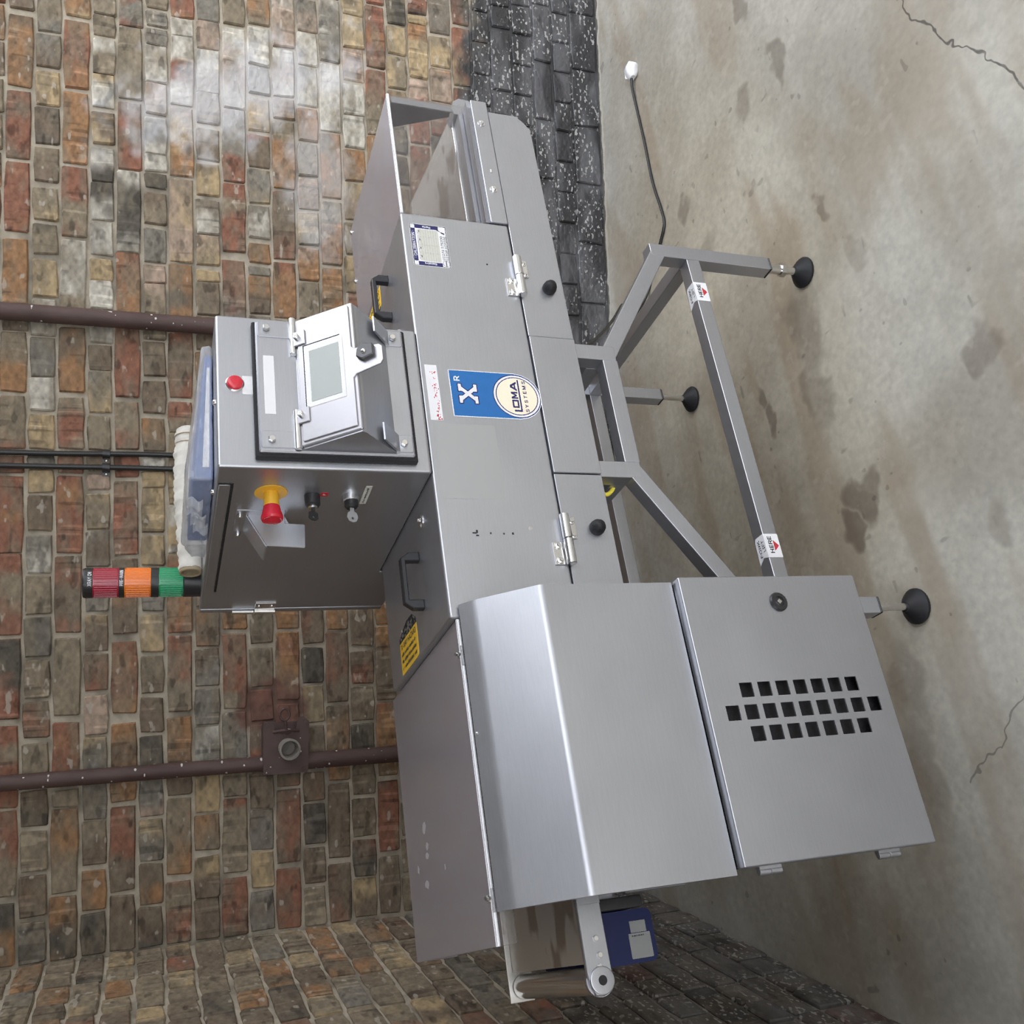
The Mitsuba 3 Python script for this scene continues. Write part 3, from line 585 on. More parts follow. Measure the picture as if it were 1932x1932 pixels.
ink += [ext(ring, .0003, CL), ext(Polygon([(X_(.80), Z_(.07)), (X_(.83), Z_(.05)), (X_(.86), Z_(.16)), (X_(.84), Z_(.17))]), .0003, CL), ext(Polygon([(X_(.86), Z_(.19)), (X_(.875), Z_(.18)), (X_(.93), Z_(.30)), (X_(.915), Z_(.31))]), .0003, CL)]
add('print', ink, 'm_ink', cb, smooth=False)
# residue of a removed label and scuffs
add('residue', ext(rrect(-.352, -.170, .951, 1.09, .003), .00015, FF), 'm_residue', MC, smooth=False, label='faint glue residue of a removed label')
for x, z, w, h in ((-.432, 1.026, .003, .010), (-.430, 1.024, .006, .004), (-.438, 1.023, .0035, .006), (-.433, .995, .004, .003), (-.434, .966, .004, .003), (-.434, .9455, .005, .004)): add('scuff', ext(sbox(x, z, x + w, z + h), .0002, FF), 'm_ink', MC, smooth=False)
add('pin_hole', lathe([(.0045, 0), (.0045, .0006), (.0028, .0007), (.0026, .0001), (0, .0001)], (-.419, -.0001, .906), (0, -1, 0), 18), 'm_bright', MC)
add('pin_hole', lathe([(.0025, 0), (.0022, .0005), (0, .0005)], (.285, -.0001, .905), (0, -1, 0), 14), 'm_void', MC)
# warning stickers on top
def warning(o, ex_, ey_, w, h, torn):
    m = M4(ex_, ey_, np.cross(ex_, ey_), o)
    k = add('warning_label', ext(Polygon([(0, 0), (w * .85, 0), (w * .98, .002), (w, h * .5), (w, h), (0, h), (-.002, h * .4)]), .0006, m), 'm_warn', MC, smooth=False, label='yellow warning sticker, torn')
    lines = [text('X-RAY HAZARD', .0125, off(m, .0006), (w * .5, h - .018), False, fit=w * .86)]
    rr = random.Random(11)
    for q in range(3):
        x = w * .06
        while x < w * .9:
            l = rr.uniform(.010, .026); lines.append(ext(sbox(x, h - .034 - q * .0165, min(x + l, w * .93), h - .034 - q * .0165 + .0075), .0003, off(m, .0006)) if rr.random() > .0 else None); x += l + .006
    add('print', lines[:1], 'm_ink', k, smooth=False)
    small = []
    for q in range(3):
        x = w * .07
        while x < w * .9:
            l = rr.uniform(.0012, .0035)
            if rr.random() > .12: small.append(ext(sbox(x, h - .034 - q * .0155, min(x + l, w * .95), h - .034 - q * .0155 + rr.uniform(.005, .0085)), .0003, off(m, .0006)))
            x += l + .0016
    add('worn_print', small, 'm_ink', k, smooth=False)
    if torn:
        fl = [ext(Polygon([(.0, h), (w, h), (w * .97, h + .014), (w * .8, h + .03), (w * .5, h + .032), (w * .22, h + .022), (.0, h + .012)]), .0006, m)]
        add('torn_backing', fl, 'm_void', k, smooth=False)
        fs = []
        for q in range(46):
            x, y = rr.uniform(.03, .95) * w, h + abs(rr.gauss(.008, .008))
            if y < h + .028: fs.append(ext(Polygon([(x, y), (x + rr.uniform(.001, .006), y + rr.uniform(-.001, .002)), (x + rr.uniform(.001, .005), y + rr.uniform(.002, .008)), (x - rr.uniform(0, .002), y + rr.uniform(.001, .005))]).convex_hull, .0004, off(m, .0006)))
        add('foil_flake', fs, 'm_foil', k, smooth=False)
warning((-.607, .403, ZT), (0, -1, 0), (1, 0, 0), .160, .074, True)
warning((.335, .395, ZT), (0, -1, 0), (1, 0, 0), .145, .062, False)

# ---------------------------------------------------------------- control box
BX0, BX1, BZ, BY = -0.2955, 0.0665, 1.537, 0.771
bx = add('control_box', [rbox(BX0, BX1, -0.006, BY, ZT + .0012, BZ, .006, 4), rbox(BX0, BX1, 0.53, BY, 1.05, 1.30, .006, 4)], 'm_steel', MC, label='stainless control box')
add('seal', rbox(BX0 + .004, BX1 - .004, .0, .50, ZT - .002, ZT + .003, .001, 1), 'm_void', bx)
LF = left(BX0)
add('lid_skirt', plate([(-.640, 1.508), (-.066, 1.508), (-.066, 1.530), (-.640, 1.530)], .0025, LF, .003), 'm_steel', bx, smooth=False)
add('lid_gap', ext(Polygon([(-.645, 1.5015), (-.061, 1.5015), (-.061, 1.531), (-.066, 1.531), (-.066, 1.507), (-.645, 1.507)]), .0012, LF), 'm_void', bx, smooth=False)
add('rear_door', rbox(BX0 - .001, BX1 + .001, BY + .0015, BY + .024, 1.052, 1.535, .004, 3), 'm_steel', bx)
hk = add('box_hinge', [cyl((BX0 - .006, BY + .006, 1.343), (BX0 - .006, BY + .006, 1.398), .0075, 16, .001), cyl((BX0 - .006, BY + .006, 1.399), (BX0 - .006, BY + .006, 1.455), .0065, 16, .001),
                       rbox(BX0 - .004, BX0, BY - .045, BY + .006, 1.345, 1.398, .001, 1)], 'm_bright', bx)
add('hinge_bolt', [dome((BX0 - .004, BY - .03, 1.355), (-1, 0, 0), .005, .004), dome((BX0 - .004, BY - .03, 1.388), (-1, 0, 0), .005, .004)], 'm_bright', bx)
for x in (-.14, -.29):
    add('lid_bolt', dome((x if x > -.2 else -.285, .01 if x > -.2 else .12, BZ), (0, 0, 1), .007, .007), 'm_bright', bx)
# red push button and its label
rb = add('push_button', lathe([(.0165, 0), (.0165, .003), (.0158, .0045), (.0152, .0075), (.0125, .0095), (.006, .0105), (0, .0107)], (-.103, -.006, 1.5005), (0, -1, 0), 32), 'm_red', MC, label='red round push button')
add('bezel', lathe([(.0185, 0), (.0185, .0015), (.0165, .003)], (-.103, -.006, 1.5005), (0, -1, 0), 32), 'm_bright', rb)
add('blank_label', ext(rrect(-.1275, -.0835, 1.4645, 1.486, .001), .0006, front(-.0062)), 'm_white', MC, smooth=False, label='small white blank label')
# touch screen with its splash door
YB = -0.006
ts = add('touch_screen', plate([(-.279, 1.1385), (.052, 1.1385), (.046, 1.4655), (-.279, 1.4655)], .013, front(YB), .004, .003), 'm_rubber', MC, smooth=False, label='touch screen under a steel splash door')
Y1 = YB - .013
add('back_plate', plate([(-.270, 1.146), (.046, 1.146), (.042, 1.459), (-.270, 1.459)], .008, front(Y1), .004, .003), 'm_steel', ts, smooth=False)
Y2 = Y1 - .008
# wedge hood: slanted front with the door, straight side cheeks, sloped underside
pt, pb_, pw = (Y2 - .002, 1.379), (-.112, 1.269), (Y2, 1.172)
wedge = [(Y2 + .001, 1.379), (Y2 + .001, 1.186), (Y2 - .003, 1.186), (-.106, 1.262), (-.112, 1.272), pt]
add('hood', ext(Polygon(wedge[::-1]).buffer(0), .307, ALONGX @ M4((1, 0, 0), (0, 1, 0), (0, 0, 1), (0, 0, -.266))), 'm_steel', ts, smooth=False)
dd = np.array([0, pb_[0] - pt[0], pb_[1] - pt[1]]); DL = np.linalg.norm(dd); dd /= DL; dno = np.cross((1, 0, 0), dd)
if dno[1] > 0: dno = -dno
DOOR = M4((1, 0, 0), -dd, np.cross((1, 0, 0), -dd), np.array([0, pt[0], pt[1]]))      # local x = X, y = up the slope (0 at the top edge), out
def dpoly(pts): return [(a, -b) for a, b in pts]
ring_out = dpoly([(-.262, .004), (.042, .004), (.042, .138), (-.262, .138)])
add('screen_door', plate(ring_out[::-1], .006, DOOR, .004, .002), 'm_door', ts, smooth=False)
add('door_skin', plate(dpoly([(-.254, .010), (.034, .010), (.034, .130), (-.069, .130), (-.075, .136), (-.083, .190), (-.09, .1965), (-.122, .1965), (-.130, .190), (-.137, .136), (-.143, .130), (-.254, .130)])[::-1], .0035, off(DOOR, .006), .003, .001), 'm_door', ts, smooth=False)
D2 = off(DOOR, .0095)
add('window_frame', plate(dpoly([(-.182, .024), (-.036, .024), (-.036, .112), (-.182, .112)])[::-1], .0012, D2, .002, .0006), 'm_white', ts, smooth=False)
add('display', plate(dpoly([(-.171, .036), (-.049, .036), (-.049, .103), (-.171, .103)])[::-1], .0009, off(D2, .0012), 0, .0003), 'm_screen', ts, smooth=False)
add('window_seam', [ext(Polygon(dpoly([(-.030, .022), (-.030, .106), (-.032, .106), (-.032, .024), (-.186, .024), (-.186, .022)])), .0004, D2)], 'm_rubber', ts, smooth=False)
for x0, x1, inner in ((-.268, -.178, True), (-.042, .048, False)):
    zc_, yc_ = 1.384, Y2 - .007
    add('door_hinge', [cyl((x0, yc_, zc_), (x1, yc_, zc_), .0075, 18, .0012)], 'm_bright', ts)
    lx0, lx1 = ((-.213, -.179) if inner else (-.027, .008))
    add('hinge_leaf', [plate(dpoly([(lx0, -.004), (lx1, -.004), (lx1, .030), (lx0, .030)])[::-1], .0035, off(DOOR, .0096), .003, .001)], 'm_door', ts, smooth=False)
    c = (off(DOOR, .013) @ np.array([(lx0 + lx1) / 2 + .002, -.012, 0, 1]))[:3]
    add('hinge_bolt', lathe([(.0062, 0), (.0062, .006), (.0045, .008), (.0025, .008), (.0025, .005), (0, .005)], c, DOOR[:3, 2], 16), 'm_bright', ts)
    fx0, fx1 = ((-.262, -.224) if inner else (.002, .040))
    add('corner_leaf', plate([(fx0, 1.384), (fx1, 1.384), (fx1, 1.455), (fx0, 1.455)], .003, front(Y2), .003, .001), 'm_steel', ts, smooth=False)
for x, z in ((.022, 1.437), (-.245, 1.435), (.021, 1.170), (-.243, 1.169)):
    add('corner_bolt', bolt((x, Y2 - .003, z), (0, -1, 0), .0078, .007, False), 'm_bright', ts)
for x0, x1 in ((-.262, -.222), (.002, .040)):
    add('corner_leaf', plate([(x0, 1.150), (x1, 1.150), (x1, 1.187), (x0, 1.187)], .003, front(Y2), .003, .001), 'm_steel', ts, smooth=False)
    add('foot_flap', ext(Polygon([(Y2 - .003, 1.178), (Y2 - .003, 1.186), (Y2 - .050, 1.222), (Y2 - .052, 1.219)]), x1 - x0, ALONGX @ M4((1, 0, 0), (0, 1, 0), (0, 0, 1), (0, 0, x0))), 'm_steel', ts, smooth=False)
add('hook_tab', [plate([(-.012, -.018), (.014, -.018), (.020, .002), (.012, .017), (-.006, .020), (-.016, .008)], .010, M4(DOOR[:3, 0], DOOR[:3, 1], DOOR[:3, 2], (off(DOOR, .0095) @ np.array([-.097, -.162, 0, 1]))[:3]), .004, .002)], 'm_gun', ts, smooth=False)
add('latch_screw', dome((off(DOOR, .0195) @ np.array([-.097, -.160, 0, 1]))[:3], DOOR[:3, 2], .0055, .004), 'm_bright', ts)
add('strip_label', ext(rrect(-.184, -.044, 1.424, 1.4455, .001), .0006, front(Y2)), 'm_white', ts, smooth=False)
# left face: emergency stop, key switches, guard bracket
LX = (-1, 0, 0)
es = add('emergency_stop', lathe([(.0162, -.009), (.0190, .004), (.0222, .015), (.0226, .0190), (.0205, .0235), (.0105, .0258), (0, .0262)], (BX0 - .040, .0985, 1.425), LX, 32), 'm_red', MC, label='red mushroom emergency stop on a yellow ring')
add('disc', lathe([(.0335, 0), (.0335, .0015), (.0325, .002), (.016, .002)], (BX0, .0985, 1.425), LX, 36), 'm_yellow', es)
add('collar', lathe([(.0150, .002), (.0155, .028), (.0165, .030), (.0165, .044)], (BX0, .0985, 1.425), LX, 32), 'm_yellow', es)
ar = []
for a0 in (0.3, 2.4, 4.5):
    a = np.linspace(a0, a0 + .9, 8); pts = [(.0155 * math.cos(t), .0155 * math.sin(t)) for t in a] + [(.0185 * math.cos(t), .0185 * math.sin(t)) for t in a[::-1]]
    ar.append(ext(Polygon(pts), .0006, M4((0, -1, 0), (0, 0, 1), (-1, 0, 0), (BX0 - .0635, .0985, 1.425))))
add('arrow', ar, 'm_white', es, smooth=False)
k1 = add('key_switch', lathe([(.0165, 0), (.0165, .008), (.0158, .022), (.0125, .025), (.0125, .027)], (BX0, .108, 1.340), LX, 24), 'm_black', MC, label='black key switch with its key')
add('barrel', lathe([(.0105, .025), (.0105, .032), (0, .032)], (BX0, .108, 1.340), LX, 20), 'm_bright', k1)
add('key', [ext(rpoly([(-.003, -.004), (-.003, .004), (.006, .004), (.008, .010), (.022, .011), (.026, .004), (.026, -.004), (.022, -.011), (.008, -.010), (.006, -.004)], .002).difference(Point(.018, 0).buffer(.003)), .0025, M4((-1, 0, 0), (0, -.35, .94), (0, -.94, -.35), (BX0 - .032, .109, 1.340)))], 'm_black', k1, smooth=False)
add('tag_label', ext(rrect(-.111, -.093, 1.307, 1.3235, .002), .0005, LF), 'm_redink', k1, smooth=False)
add('tag_print', [text('P', .006, off(LF, .0005), (-.102, 1.3125), True)], 'm_white', k1, smooth=False)
k2 = add('key_switch', lathe([(.0150, .012), (.0145, .024), (.0115, .027), (.0115, .028)], (BX0, .108, 1.2585), LX, 24), 'm_black', MC, label='silver ringed key switch with a steel key')
add('ring', lathe([(.0175, 0), (.0175, .011), (.0158, .013)], (BX0, .108, 1.2585), LX, 24), 'm_bright', k2)
add('key', [ext(rpoly([(-.003, -.0045), (-.003, .0045), (.008, .0045), (.012, .010), (.022, .0125), (.031, .008), (.034, 0), (.031, -.008), (.022, -.0125), (.012, -.010), (.008, -.0045)], .002).difference(Point(.025, 0).buffer(.003)), .0025, M4((-1, 0, 0), (0, -.25, .97), (0, -.97, -.25), (BX0 - .028, .109, 1.2585)))], 'm_tag', k2, smooth=False)
tl = add('tag_label', ext(Polygon([(-.142, 1.2205), (-.142, 1.2345), (-.060, 1.2345), (-.060, 1.2150), (-.066, 1.2150)][0:3] + [(-.060, 1.2205)]), .0008, LF), 'm_paper', k2, smooth=False)
r = random.Random(3)
add('tag_print', [ext(sbox(-.135 + i * .0042, 1.2255 + (i % 2) * .001, -.135 + i * .0042 + r.uniform(.0015, .0032), 1.2255 + r.uniform(.002, .005)), .0003, off(LF, .0008)) for i in range(16)], 'm_ink', k2, smooth=False)
# protective bracket behind the emergency stop
gb = add('stop_bracket', plate([(-.001, 1.465), (-.074, 1.426), (-.079, 1.345), (-.023, 1.343), (-.021, 1.385), (.0, 1.386)][::-1], .0035, M4((1, 0, 0), (0, 0, 1), (0, -1, 0), (BX0, .2035, 0)), .003, .001), 'm_steel', MC, smooth=False, label='bent steel guard bracket')
d0, d1 = np.array([BX0 - .001, .2035, 1.467]), np.array([BX0 - .0745, .2035, 1.428])
add('flange', tm(*(lambda A: (A, [(0, 1, 2), (0, 2, 3), (4, 6, 5), (4, 7, 6), (0, 4, 5), (0, 5, 1), (3, 2, 6), (3, 6, 7), (1, 5, 6), (1, 6, 2), (0, 3, 7), (0, 7, 4)]))(
    np.array([d0, d1, d1 + (0, .07, 0), d0 + (0, .08, 0), d0 - (.0015, 0, .003), d1 - (.0015, 0, .003), d1 + (-.0015, .07, -.003), d0 + (-.0015, .08, -.003)]))), 'm_steel', gb, smooth=False)
add('foot', plate([(-.285, 1.386), (-.180, 1.386), (-.180, 1.487), (-.285, 1.487)], .002, LF, .002, .0006), 'm_steel', gb, smooth=False)
for y, z in ((.197, 1.479), (.290, 1.477), (.205, 1.394)):
    add('screw', [lathe([(.006, 0), (.0055, .006), (.0035, .009), (0, .0092)], (BX0 - .002, y, z), LX, 14)], 'm_bright', gb)
# signal tower
tx, ty, tz = -0.250, 0.69, BZ
st = add('signal_tower', lathe([(.0375, 0), (.0375, .040), (.036, .042)], (tx, ty, tz), (0, 0, 1), 36), 'm_black', MC, label='signal tower with red, amber and green lamps')
def lens(z0, z1, m):
    n = 48; prof = []
    k = add('lens', lathe([(.0355, z0), (.0362, z0 + .002), (.0362, z1 - .002), (.0355, z1)], (tx, ty, tz), (0, 0, 1), 48), m, st, smooth=50)
lens(.042, .100, 'm_lens_green'); lens(.118, .180, 'm_lens_amber'); lens(.192, .252, 'm_lens_red')
ribs = []
for z0, z1, m in ((.046, .096, 'm_lens_green'), (.122, .176, 'm_lens_amber'), (.196, .248, 'm_lens_red')):
    ribs = [cyl((tx + .0358 * math.cos(a), ty + .0358 * math.sin(a), tz + z0), (tx + .0358 * math.cos(a), ty + .0358 * math.sin(a), tz + z1), .0014, 6) for a in np.arange(36) * np.pi / 18]
    add('rib', ribs, m, st)
for z0, z1 in ((.100, .118), (.180, .192)):
    add('spacer', lathe([(.0372, z0), (.0372, z1)], (tx, ty, tz), (0, 0, 1), 36), 'm_black', st)
add('cap', lathe([(.0372, .252), (.0372, .270), (.035, .2745), (0, .2755)], (tx, ty, tz), (0, 0, 1), 36), 'm_black', st)
def wrap_text(s, h, z, ang0, rad, arc):
    e = text_mesh(s, h, .0006, True); b = e.bounds; w = b[1][0] - b[0][0]
    v = e.vertices.copy(); a = ang0 + (v[:, 0] - b[0][0]) / w * arc
    e.vertices = np.c_[tx + (rad + v[:, 2]) * np.cos(a), ty + (rad + v[:, 2]) * np.sin(a), tz + z + v[:, 1]]
    return e
fa = -2.06
add('lettering', [wrap_text('XRAY ON', .0085, .254, fa - .10, .0373, 1.0), wrap_text('PRE-WARN', .0078, .1825, fa - .10, .0373, 1.15)], 'm_white', st, smooth=False)

# ---------------------------------------------------------------- drive hood and cabinet at the left
HX0, HX1 = -1.152, -0.590
prof = [(-.008, 1.089), (-.033, 1.0655), (-.110, .953), (-.110, .668)]
def sheet(pr, x0, x1, t=.003):
    """bent sheet: rounded fold lines, thickness t inwards (+Y / down)"""
    q = []
    for i, p in enumerate(pr):
        if i in (0, len(pr) - 1): q.append(np.array(p)); continue
        a, b, c = map(np.array, (pr[i - 1], p, pr[i + 1])); rr = .007
        u, w = (a - b) / np.linalg.norm(a - b), (c - b) / np.linalg.norm(c - b)
        for s_ in np.linspace(0, 1, 6): q.append(b + u * rr * (1 - s_) ** 2 + w * rr * s_ ** 2)
    q = np.array(q); n = len(q)
    tg = np.gradient(q, axis=0); nr = np.c_[-tg[:, 1], tg[:, 0]]; nr /= np.linalg.norm(nr, axis=1, keepdims=True)
    if nr[-1, 0] < 0: nr = -nr
    inn = q + nr * t
    v = [(x, *p) for x in (x0, x1) for p in q] + [(x, *p) for x in (x0, x1) for p in inn]
    f = []
    for i in range(n - 1):
        f += [(i, i + 1, n + i + 1), (i, n + i + 1, n + i), (2 * n + i, 3 * n + i, 3 * n + i + 1), (2 * n + i, 3 * n + i + 1, 2 * n + i + 1)]
        f += [(i, 2 * n + i, 2 * n + i + 1), (i, 2 * n + i + 1, i + 1), (n + i, n + i + 1, 3 * n + i + 1), (n + i, 3 * n + i + 1, 3 * n + i)]
    for i in (0, n - 1): f += [(i, n + i, 3 * n + i), (i, 3 * n + i, 2 * n + i)]
    e = tm(v, f); trimesh.repair.fix_normals(e); return e
dh = add('drive_hood', sheet(prof, HX0, HX1), 'm_steel', MC, smooth=35, label='sloped stainless drive hood')
side = [(-.008, 1.087), (-.033, 1.064), (-.109, .952), (-.109, .668), (.0, .668), (.0, 1.087)]
side2 = side[:4] + [(-.075, .668), (-.075, .93), (-.004, 1.03), (-.004, 1.087)]
for x in (HX0 + .0005, HX1 - .0035):
    add('end_return', ext(Polygon(side2).buffer(0), .003, ALONGX @ M4((1, 0, 0), (0, 1, 0), (0, 0, 1), (0, 0, x))), 'm_steel', dh, smooth=False)
add('screw', dome((-.845, -.012, 1.0855), (0, -.6, .8), .003, .003), 'm_bright', dh)
CX0, CX1, CZ0, CZ1, CYF, CYB = -1.143, -0.586, 0.229, 0.663, -0.130, -0.012
dc = add('drive_cabinet', [rbox(CX0 + .006, CX1 - .003, CYF + .028, CYB, CZ0 + .004, CZ1 - .004, .003, 2)], 'm_void', MC, label='drive cabinet with a vented door')
holes = []
for x, z0, dz, n in ((-.824, .567, .0417, 7), (-.8675, .609, .0417, 9), (-.9095, .565, .0415, 7)):
    for i in range(n): holes.append(sbox(x - .0145, z0 - dz * i - .0145, x + .0145, z0 - dz * i + .0145).buffer(-.001).buffer(.001, quad_segs=2))
dp = sbox(CX0 + .003, CZ0 + .003, CX1 - .003, CZ1 - .003)
for h in holes: dp = dp.difference(h)
DF = front(CYF + .003)
add('door_panel', [ext(dp, .003, DF)], 'm_steel', dc, smooth=False)
# the door's folded rim
rim = []
for a, b, c, d in ((CX0, CX1, CZ1 - .008, CZ1), (CX0, CX1, CZ0, CZ0 + .008), (CX0, CX0 + .008, CZ0, CZ1), (CX1 - .008, CX1, CZ0, CZ1)):
    rim.append(rbox(a, b, CYF, CYF + .026, c, d, .004, 4))
add('door_rim', rim, 'm_steel', dc)
add('lock', lathe([(.0205, 0), (.0205, .003), (.018, .006), (.011, .006), (.010, .003), (0, .003)], (-.645, CYF, .440), (0, -1, 0), 32), 'm_black', dc)
add('lock_insert', lathe([(.007, .003), (.006, .006), (0, .006)], (-.645, CYF, .440), (0, -1, 0), 4), 'm_bright', dc)
for z0, z1 in ((.577, .625), (.309, .359)):
    add('door_hinge', [cyl((CX0 - .009, CYF + .018, z0), (CX0 - .009, CYF + .018, (z0 + z1) / 2 - .0004), .0065, 14, .001), cyl((CX0 - .009, CYF + .018, (z0 + z1) / 2 + .0004), (CX0 - .009, CYF + .018, z1), .0065, 14, .001), rbox(CX0 - .006, CX0 + .002, CYF + .012, CYF + .026, z0, z1, .001, 1)], 'm_steel', dc)
# ---------------------------------------------------------------- frame
on_body = False
Gy0, Gy1 = -.067, -.028
By0, By1 = .572, .611
def beam(x0, z0, x1, z1, ya, yb, s=.039, name='brace', extend=0.0):
    a, b = np.array([x0, z0]), np.array([x1, z1]); L = np.linalg.norm(b - a) ; u = (b - a) / L
    e = rbox(-extend, L + extend, ya, yb, -s / 2, s / 2, .0025, 3)
    e.apply_transform(M4((u[0], 0, u[1]), (0, 1, 0), (-u[1], 0, u[0]), (x0, 0, z0)))
    return add(name, e, 'm_steel', MC)
def leg(x, y, cap=0.126, adapter=False, zt=.483):
    k = add('leg', rbox(x - .0195, x + .0195, y - .0195, y + .0195, cap, zt, .0025, 3), 'm_steel', MC)
    add('end_cap', rbox(x - .0195, x + .0195, y - .0195, y + .0195, cap - .006, cap - .0003, .002, 1), 'm_black', k)
    st_ = [cyl((x, y, .028), (x, y, cap - .006), .0085, 20)]
    if adapter: st_ += [cyl((x, y, .078), (x, y, cap - .006), .0135, 20, .001), lathe([(.019, 0), (.019, .016)], (x, y, .066), (0, 0, 1), 6), cyl((x, y, .028), (x, y, .066), .0105, 20)]
    add('foot_stem', st_, 'm_bright', k)
    add('foot_pad', lathe([(.0400, 0), (.0415, .003), (.0415, .008), (.0385, .012), (.030, .020), (.020, .029), (.0125, .035), (.0115, .038)], (x, y, 0.0002), (0, 0, 1), 40), 'm_rubber', k)
XR, XL = .3345, -.6325
for ya, yb in ((Gy0, Gy1), (By0, By1)):
    yc = (ya + yb) / 2
    leg(XR, yc, adapter=ya < 0); leg(XL, yc)
    beam(XR - .012, .464, .0, .667, ya + .0004, yb - .0004, extend=.006); beam(XL + .012, .464, -.307, .667, ya + .0004, yb - .0004, extend=.006)
    add('rail', rbox(XL + .0195, XR - .0195, ya + .0002, yb - .0002, .345, .383, .0025, 3), 'm_steel', MC)
    add('rail', rbox(-.288, -.019, ya + .0002, yb - .0002, .649, .687, .0025, 3), 'm_steel', MC)
    for x in (.0005, -.3065): add('post', rbox(x - .0205, x + .0195, ya, yb, .651, .7545 if ya < 0 else .75, .0025, 3), 'm_steel', MC)
for x in (XR, XL): add('cross_bar', rbox(x - .0195, x + .0195, Gy1, By0, .346, .382, .0025, 3), 'm_steel', MC)
for x in (.0005, -.3065): add('cross_bar', rbox(x - .0195, x + .0195, Gy1 + .0003, By0 - .0003, .675, .713, .0025, 3), 'm_steel', MC)
gs = add('gusset', [rbox(-.09, -.005, .20, .204, .615, .675, .001, 1), rbox(-.09, -.086, .20, .26, .615, .675, .001, 1)], 'm_steel', MC)
add('bolt', bolt((-.03, .20, .632), (0, -1, 0), .008, .007) + bolt((-.065, .20, .632), (0, -1, 0), .008, .007), 'm_bright', gs)
add('earth_wire', tube([(-0.308, -0.012, 0.717), (-0.312, -0.012, 0.709), (-0.316, -0.012, 0.7), (-0.322, -0.012, 0.698), (-0.333, -0.012, 0.705), (-0.341, -0.012, 0.717), (-0.339, -0.012, 0.728)], .0048, 10), 'm_earth', MC, label='yellow earth wire loop')
def fork_label(x0, x1):
    m = front(Gy0 - .0001)
    k = add('fork_label', [ext(Polygon([(x0, .346), (x1, .346), (x1, .3805), (x0, .3805)]), .0006, m), ext(Polygon([(x0, Gy0 - .0005), (x1, Gy0 - .0005), (x1, Gy0 + .030), ((x0 + x1) / 2 + .02, Gy0 + .034), (x0 - .006, Gy0 + .036), (x0 + .006, Gy0 + .018)]), .0006, top(.3831)),
                           rbox(x0, x1, Gy0 - .0008, Gy0 + .003, .379, .3838, .0007, 2)], 'm_white', MC, smooth=False, label='white fork lift label')
    cx = (x0 + x1) / 2
    add('lettering', [text('HERE', .0095, off(m, .0006), (cx + .002, .365), True, fit=.040), text('LIFT', .0085, top(.3837), (cx + .002, Gy0 + .004), False, fit=.026), text('FORK', .0085, top(.3837), (cx, Gy0 + .018), False, fit=.040)], 'm_ink', k, smooth=False)
    add('arrow', ext(Polygon([(cx - .013, .362), (cx + .013, .362), (cx, .349)]), .0004, off(m, .0006)), 'm_redink', k, smooth=False)
fork_label(.184, .241); fork_label(-.517, -.460)

# ---------------------------------------------------------------- polycarbonate tunnel guards
on_body = True
t_ = .004
def guard(x0, x1, zt, yf, yb, zfront, zback, lab):
    k = add('tunnel_guard', rbox(x0, x1, yf, yb, zt - t_, zt, .0015, 2), 'm_guard', MC, label=lab)
    add('front_sheet', rbox(x0, x1, yf, yf + t_, zfront, zt - .006, .0008, 1), 'm_clear', k)
    add('back_sheet', rbox(x0, x1, yb - t_, yb, zback, zt - .006, .0008, 1), 'm_guard', k)
    add('folded_edge', [cyl((x0, yf + .0035, zt - .0035), (x1, yf + .0035, zt - .0035), .0042, 14)], 'm_edge', k)
    return k
gl_ = guard(-1.206, -.6155, 1.093, .004, .582, 1.055, 1.0, 'smoky plastic guard over the infeed')
for x in (-.690, -1.132):
    add('tab', [rbox(x - .020, x + .020, .0005, .0035, 1.058, 1.0935, .001, 1)], 'm_clear', gl_)
    add('screw', lathe([(.0065, -.004), (.0065, .004), (.0035, .005), (.0035, .010), (0, .010)], (x + .004, .010, 1.0935), (0, -.4, .9), 6), 'm_bright', gl_)
gr_ = guard(.4205, .818, 1.1045, .002, .520, .842, .92, 'smoky plastic guard over the outfeed')
add('end_bar', rbox(.795, .8165, .007, .0115, .93, 1.092, .0015, 2), 'm_steel', gr_)
add('end_flap', ext(Polygon([(.020, 1.090), (.108, 1.074), (.075, 1.00), (.042, .926), (.020, .928)]), .003, ALONGX @ M4((1, 0, 0), (0, 1, 0), (0, 0, 1), (0, 0, .815))), 'm_black', gr_, smooth=False)
for x, y, z in ((.80, .505, 1.1045), (.46, .51, 1.1045), (.62, .51, 1.1045)):
    add('screw', dome((x, y, z), (0, 0, 1), .006, .006), 'm_bright', gr_)

rs = random.Random(4)
for x, y, w, d in ((np.float64(-0.946), np.float64(0.407), 0.016, 0.018), (np.float64(-0.986), np.float64(0.396), 0.01, 0.014), (np.float64(-1.005), np.float64(0.404), 0.008, 0.018), (np.float64(-1.023), np.float64(0.489), 0.01, 0.01), (np.float64(-1.059), np.float64(0.428), 0.012, 0.018), (np.float64(-1.043), np.float64(0.273), 0.008, 0.006)):
    n = 9; pts = [(x + w * (.6 + .4 * rs.random()) * math.cos(t), y + d * (.6 + .4 * rs.random()) * math.sin(t)) for t in np.linspace(0, 2 * math.pi, n, endpoint=False)]
    add('scratch', ext(Polygon(pts).buffer(0), .0002, top(1.0930)), 'm_scratch', gl_, smooth=False)

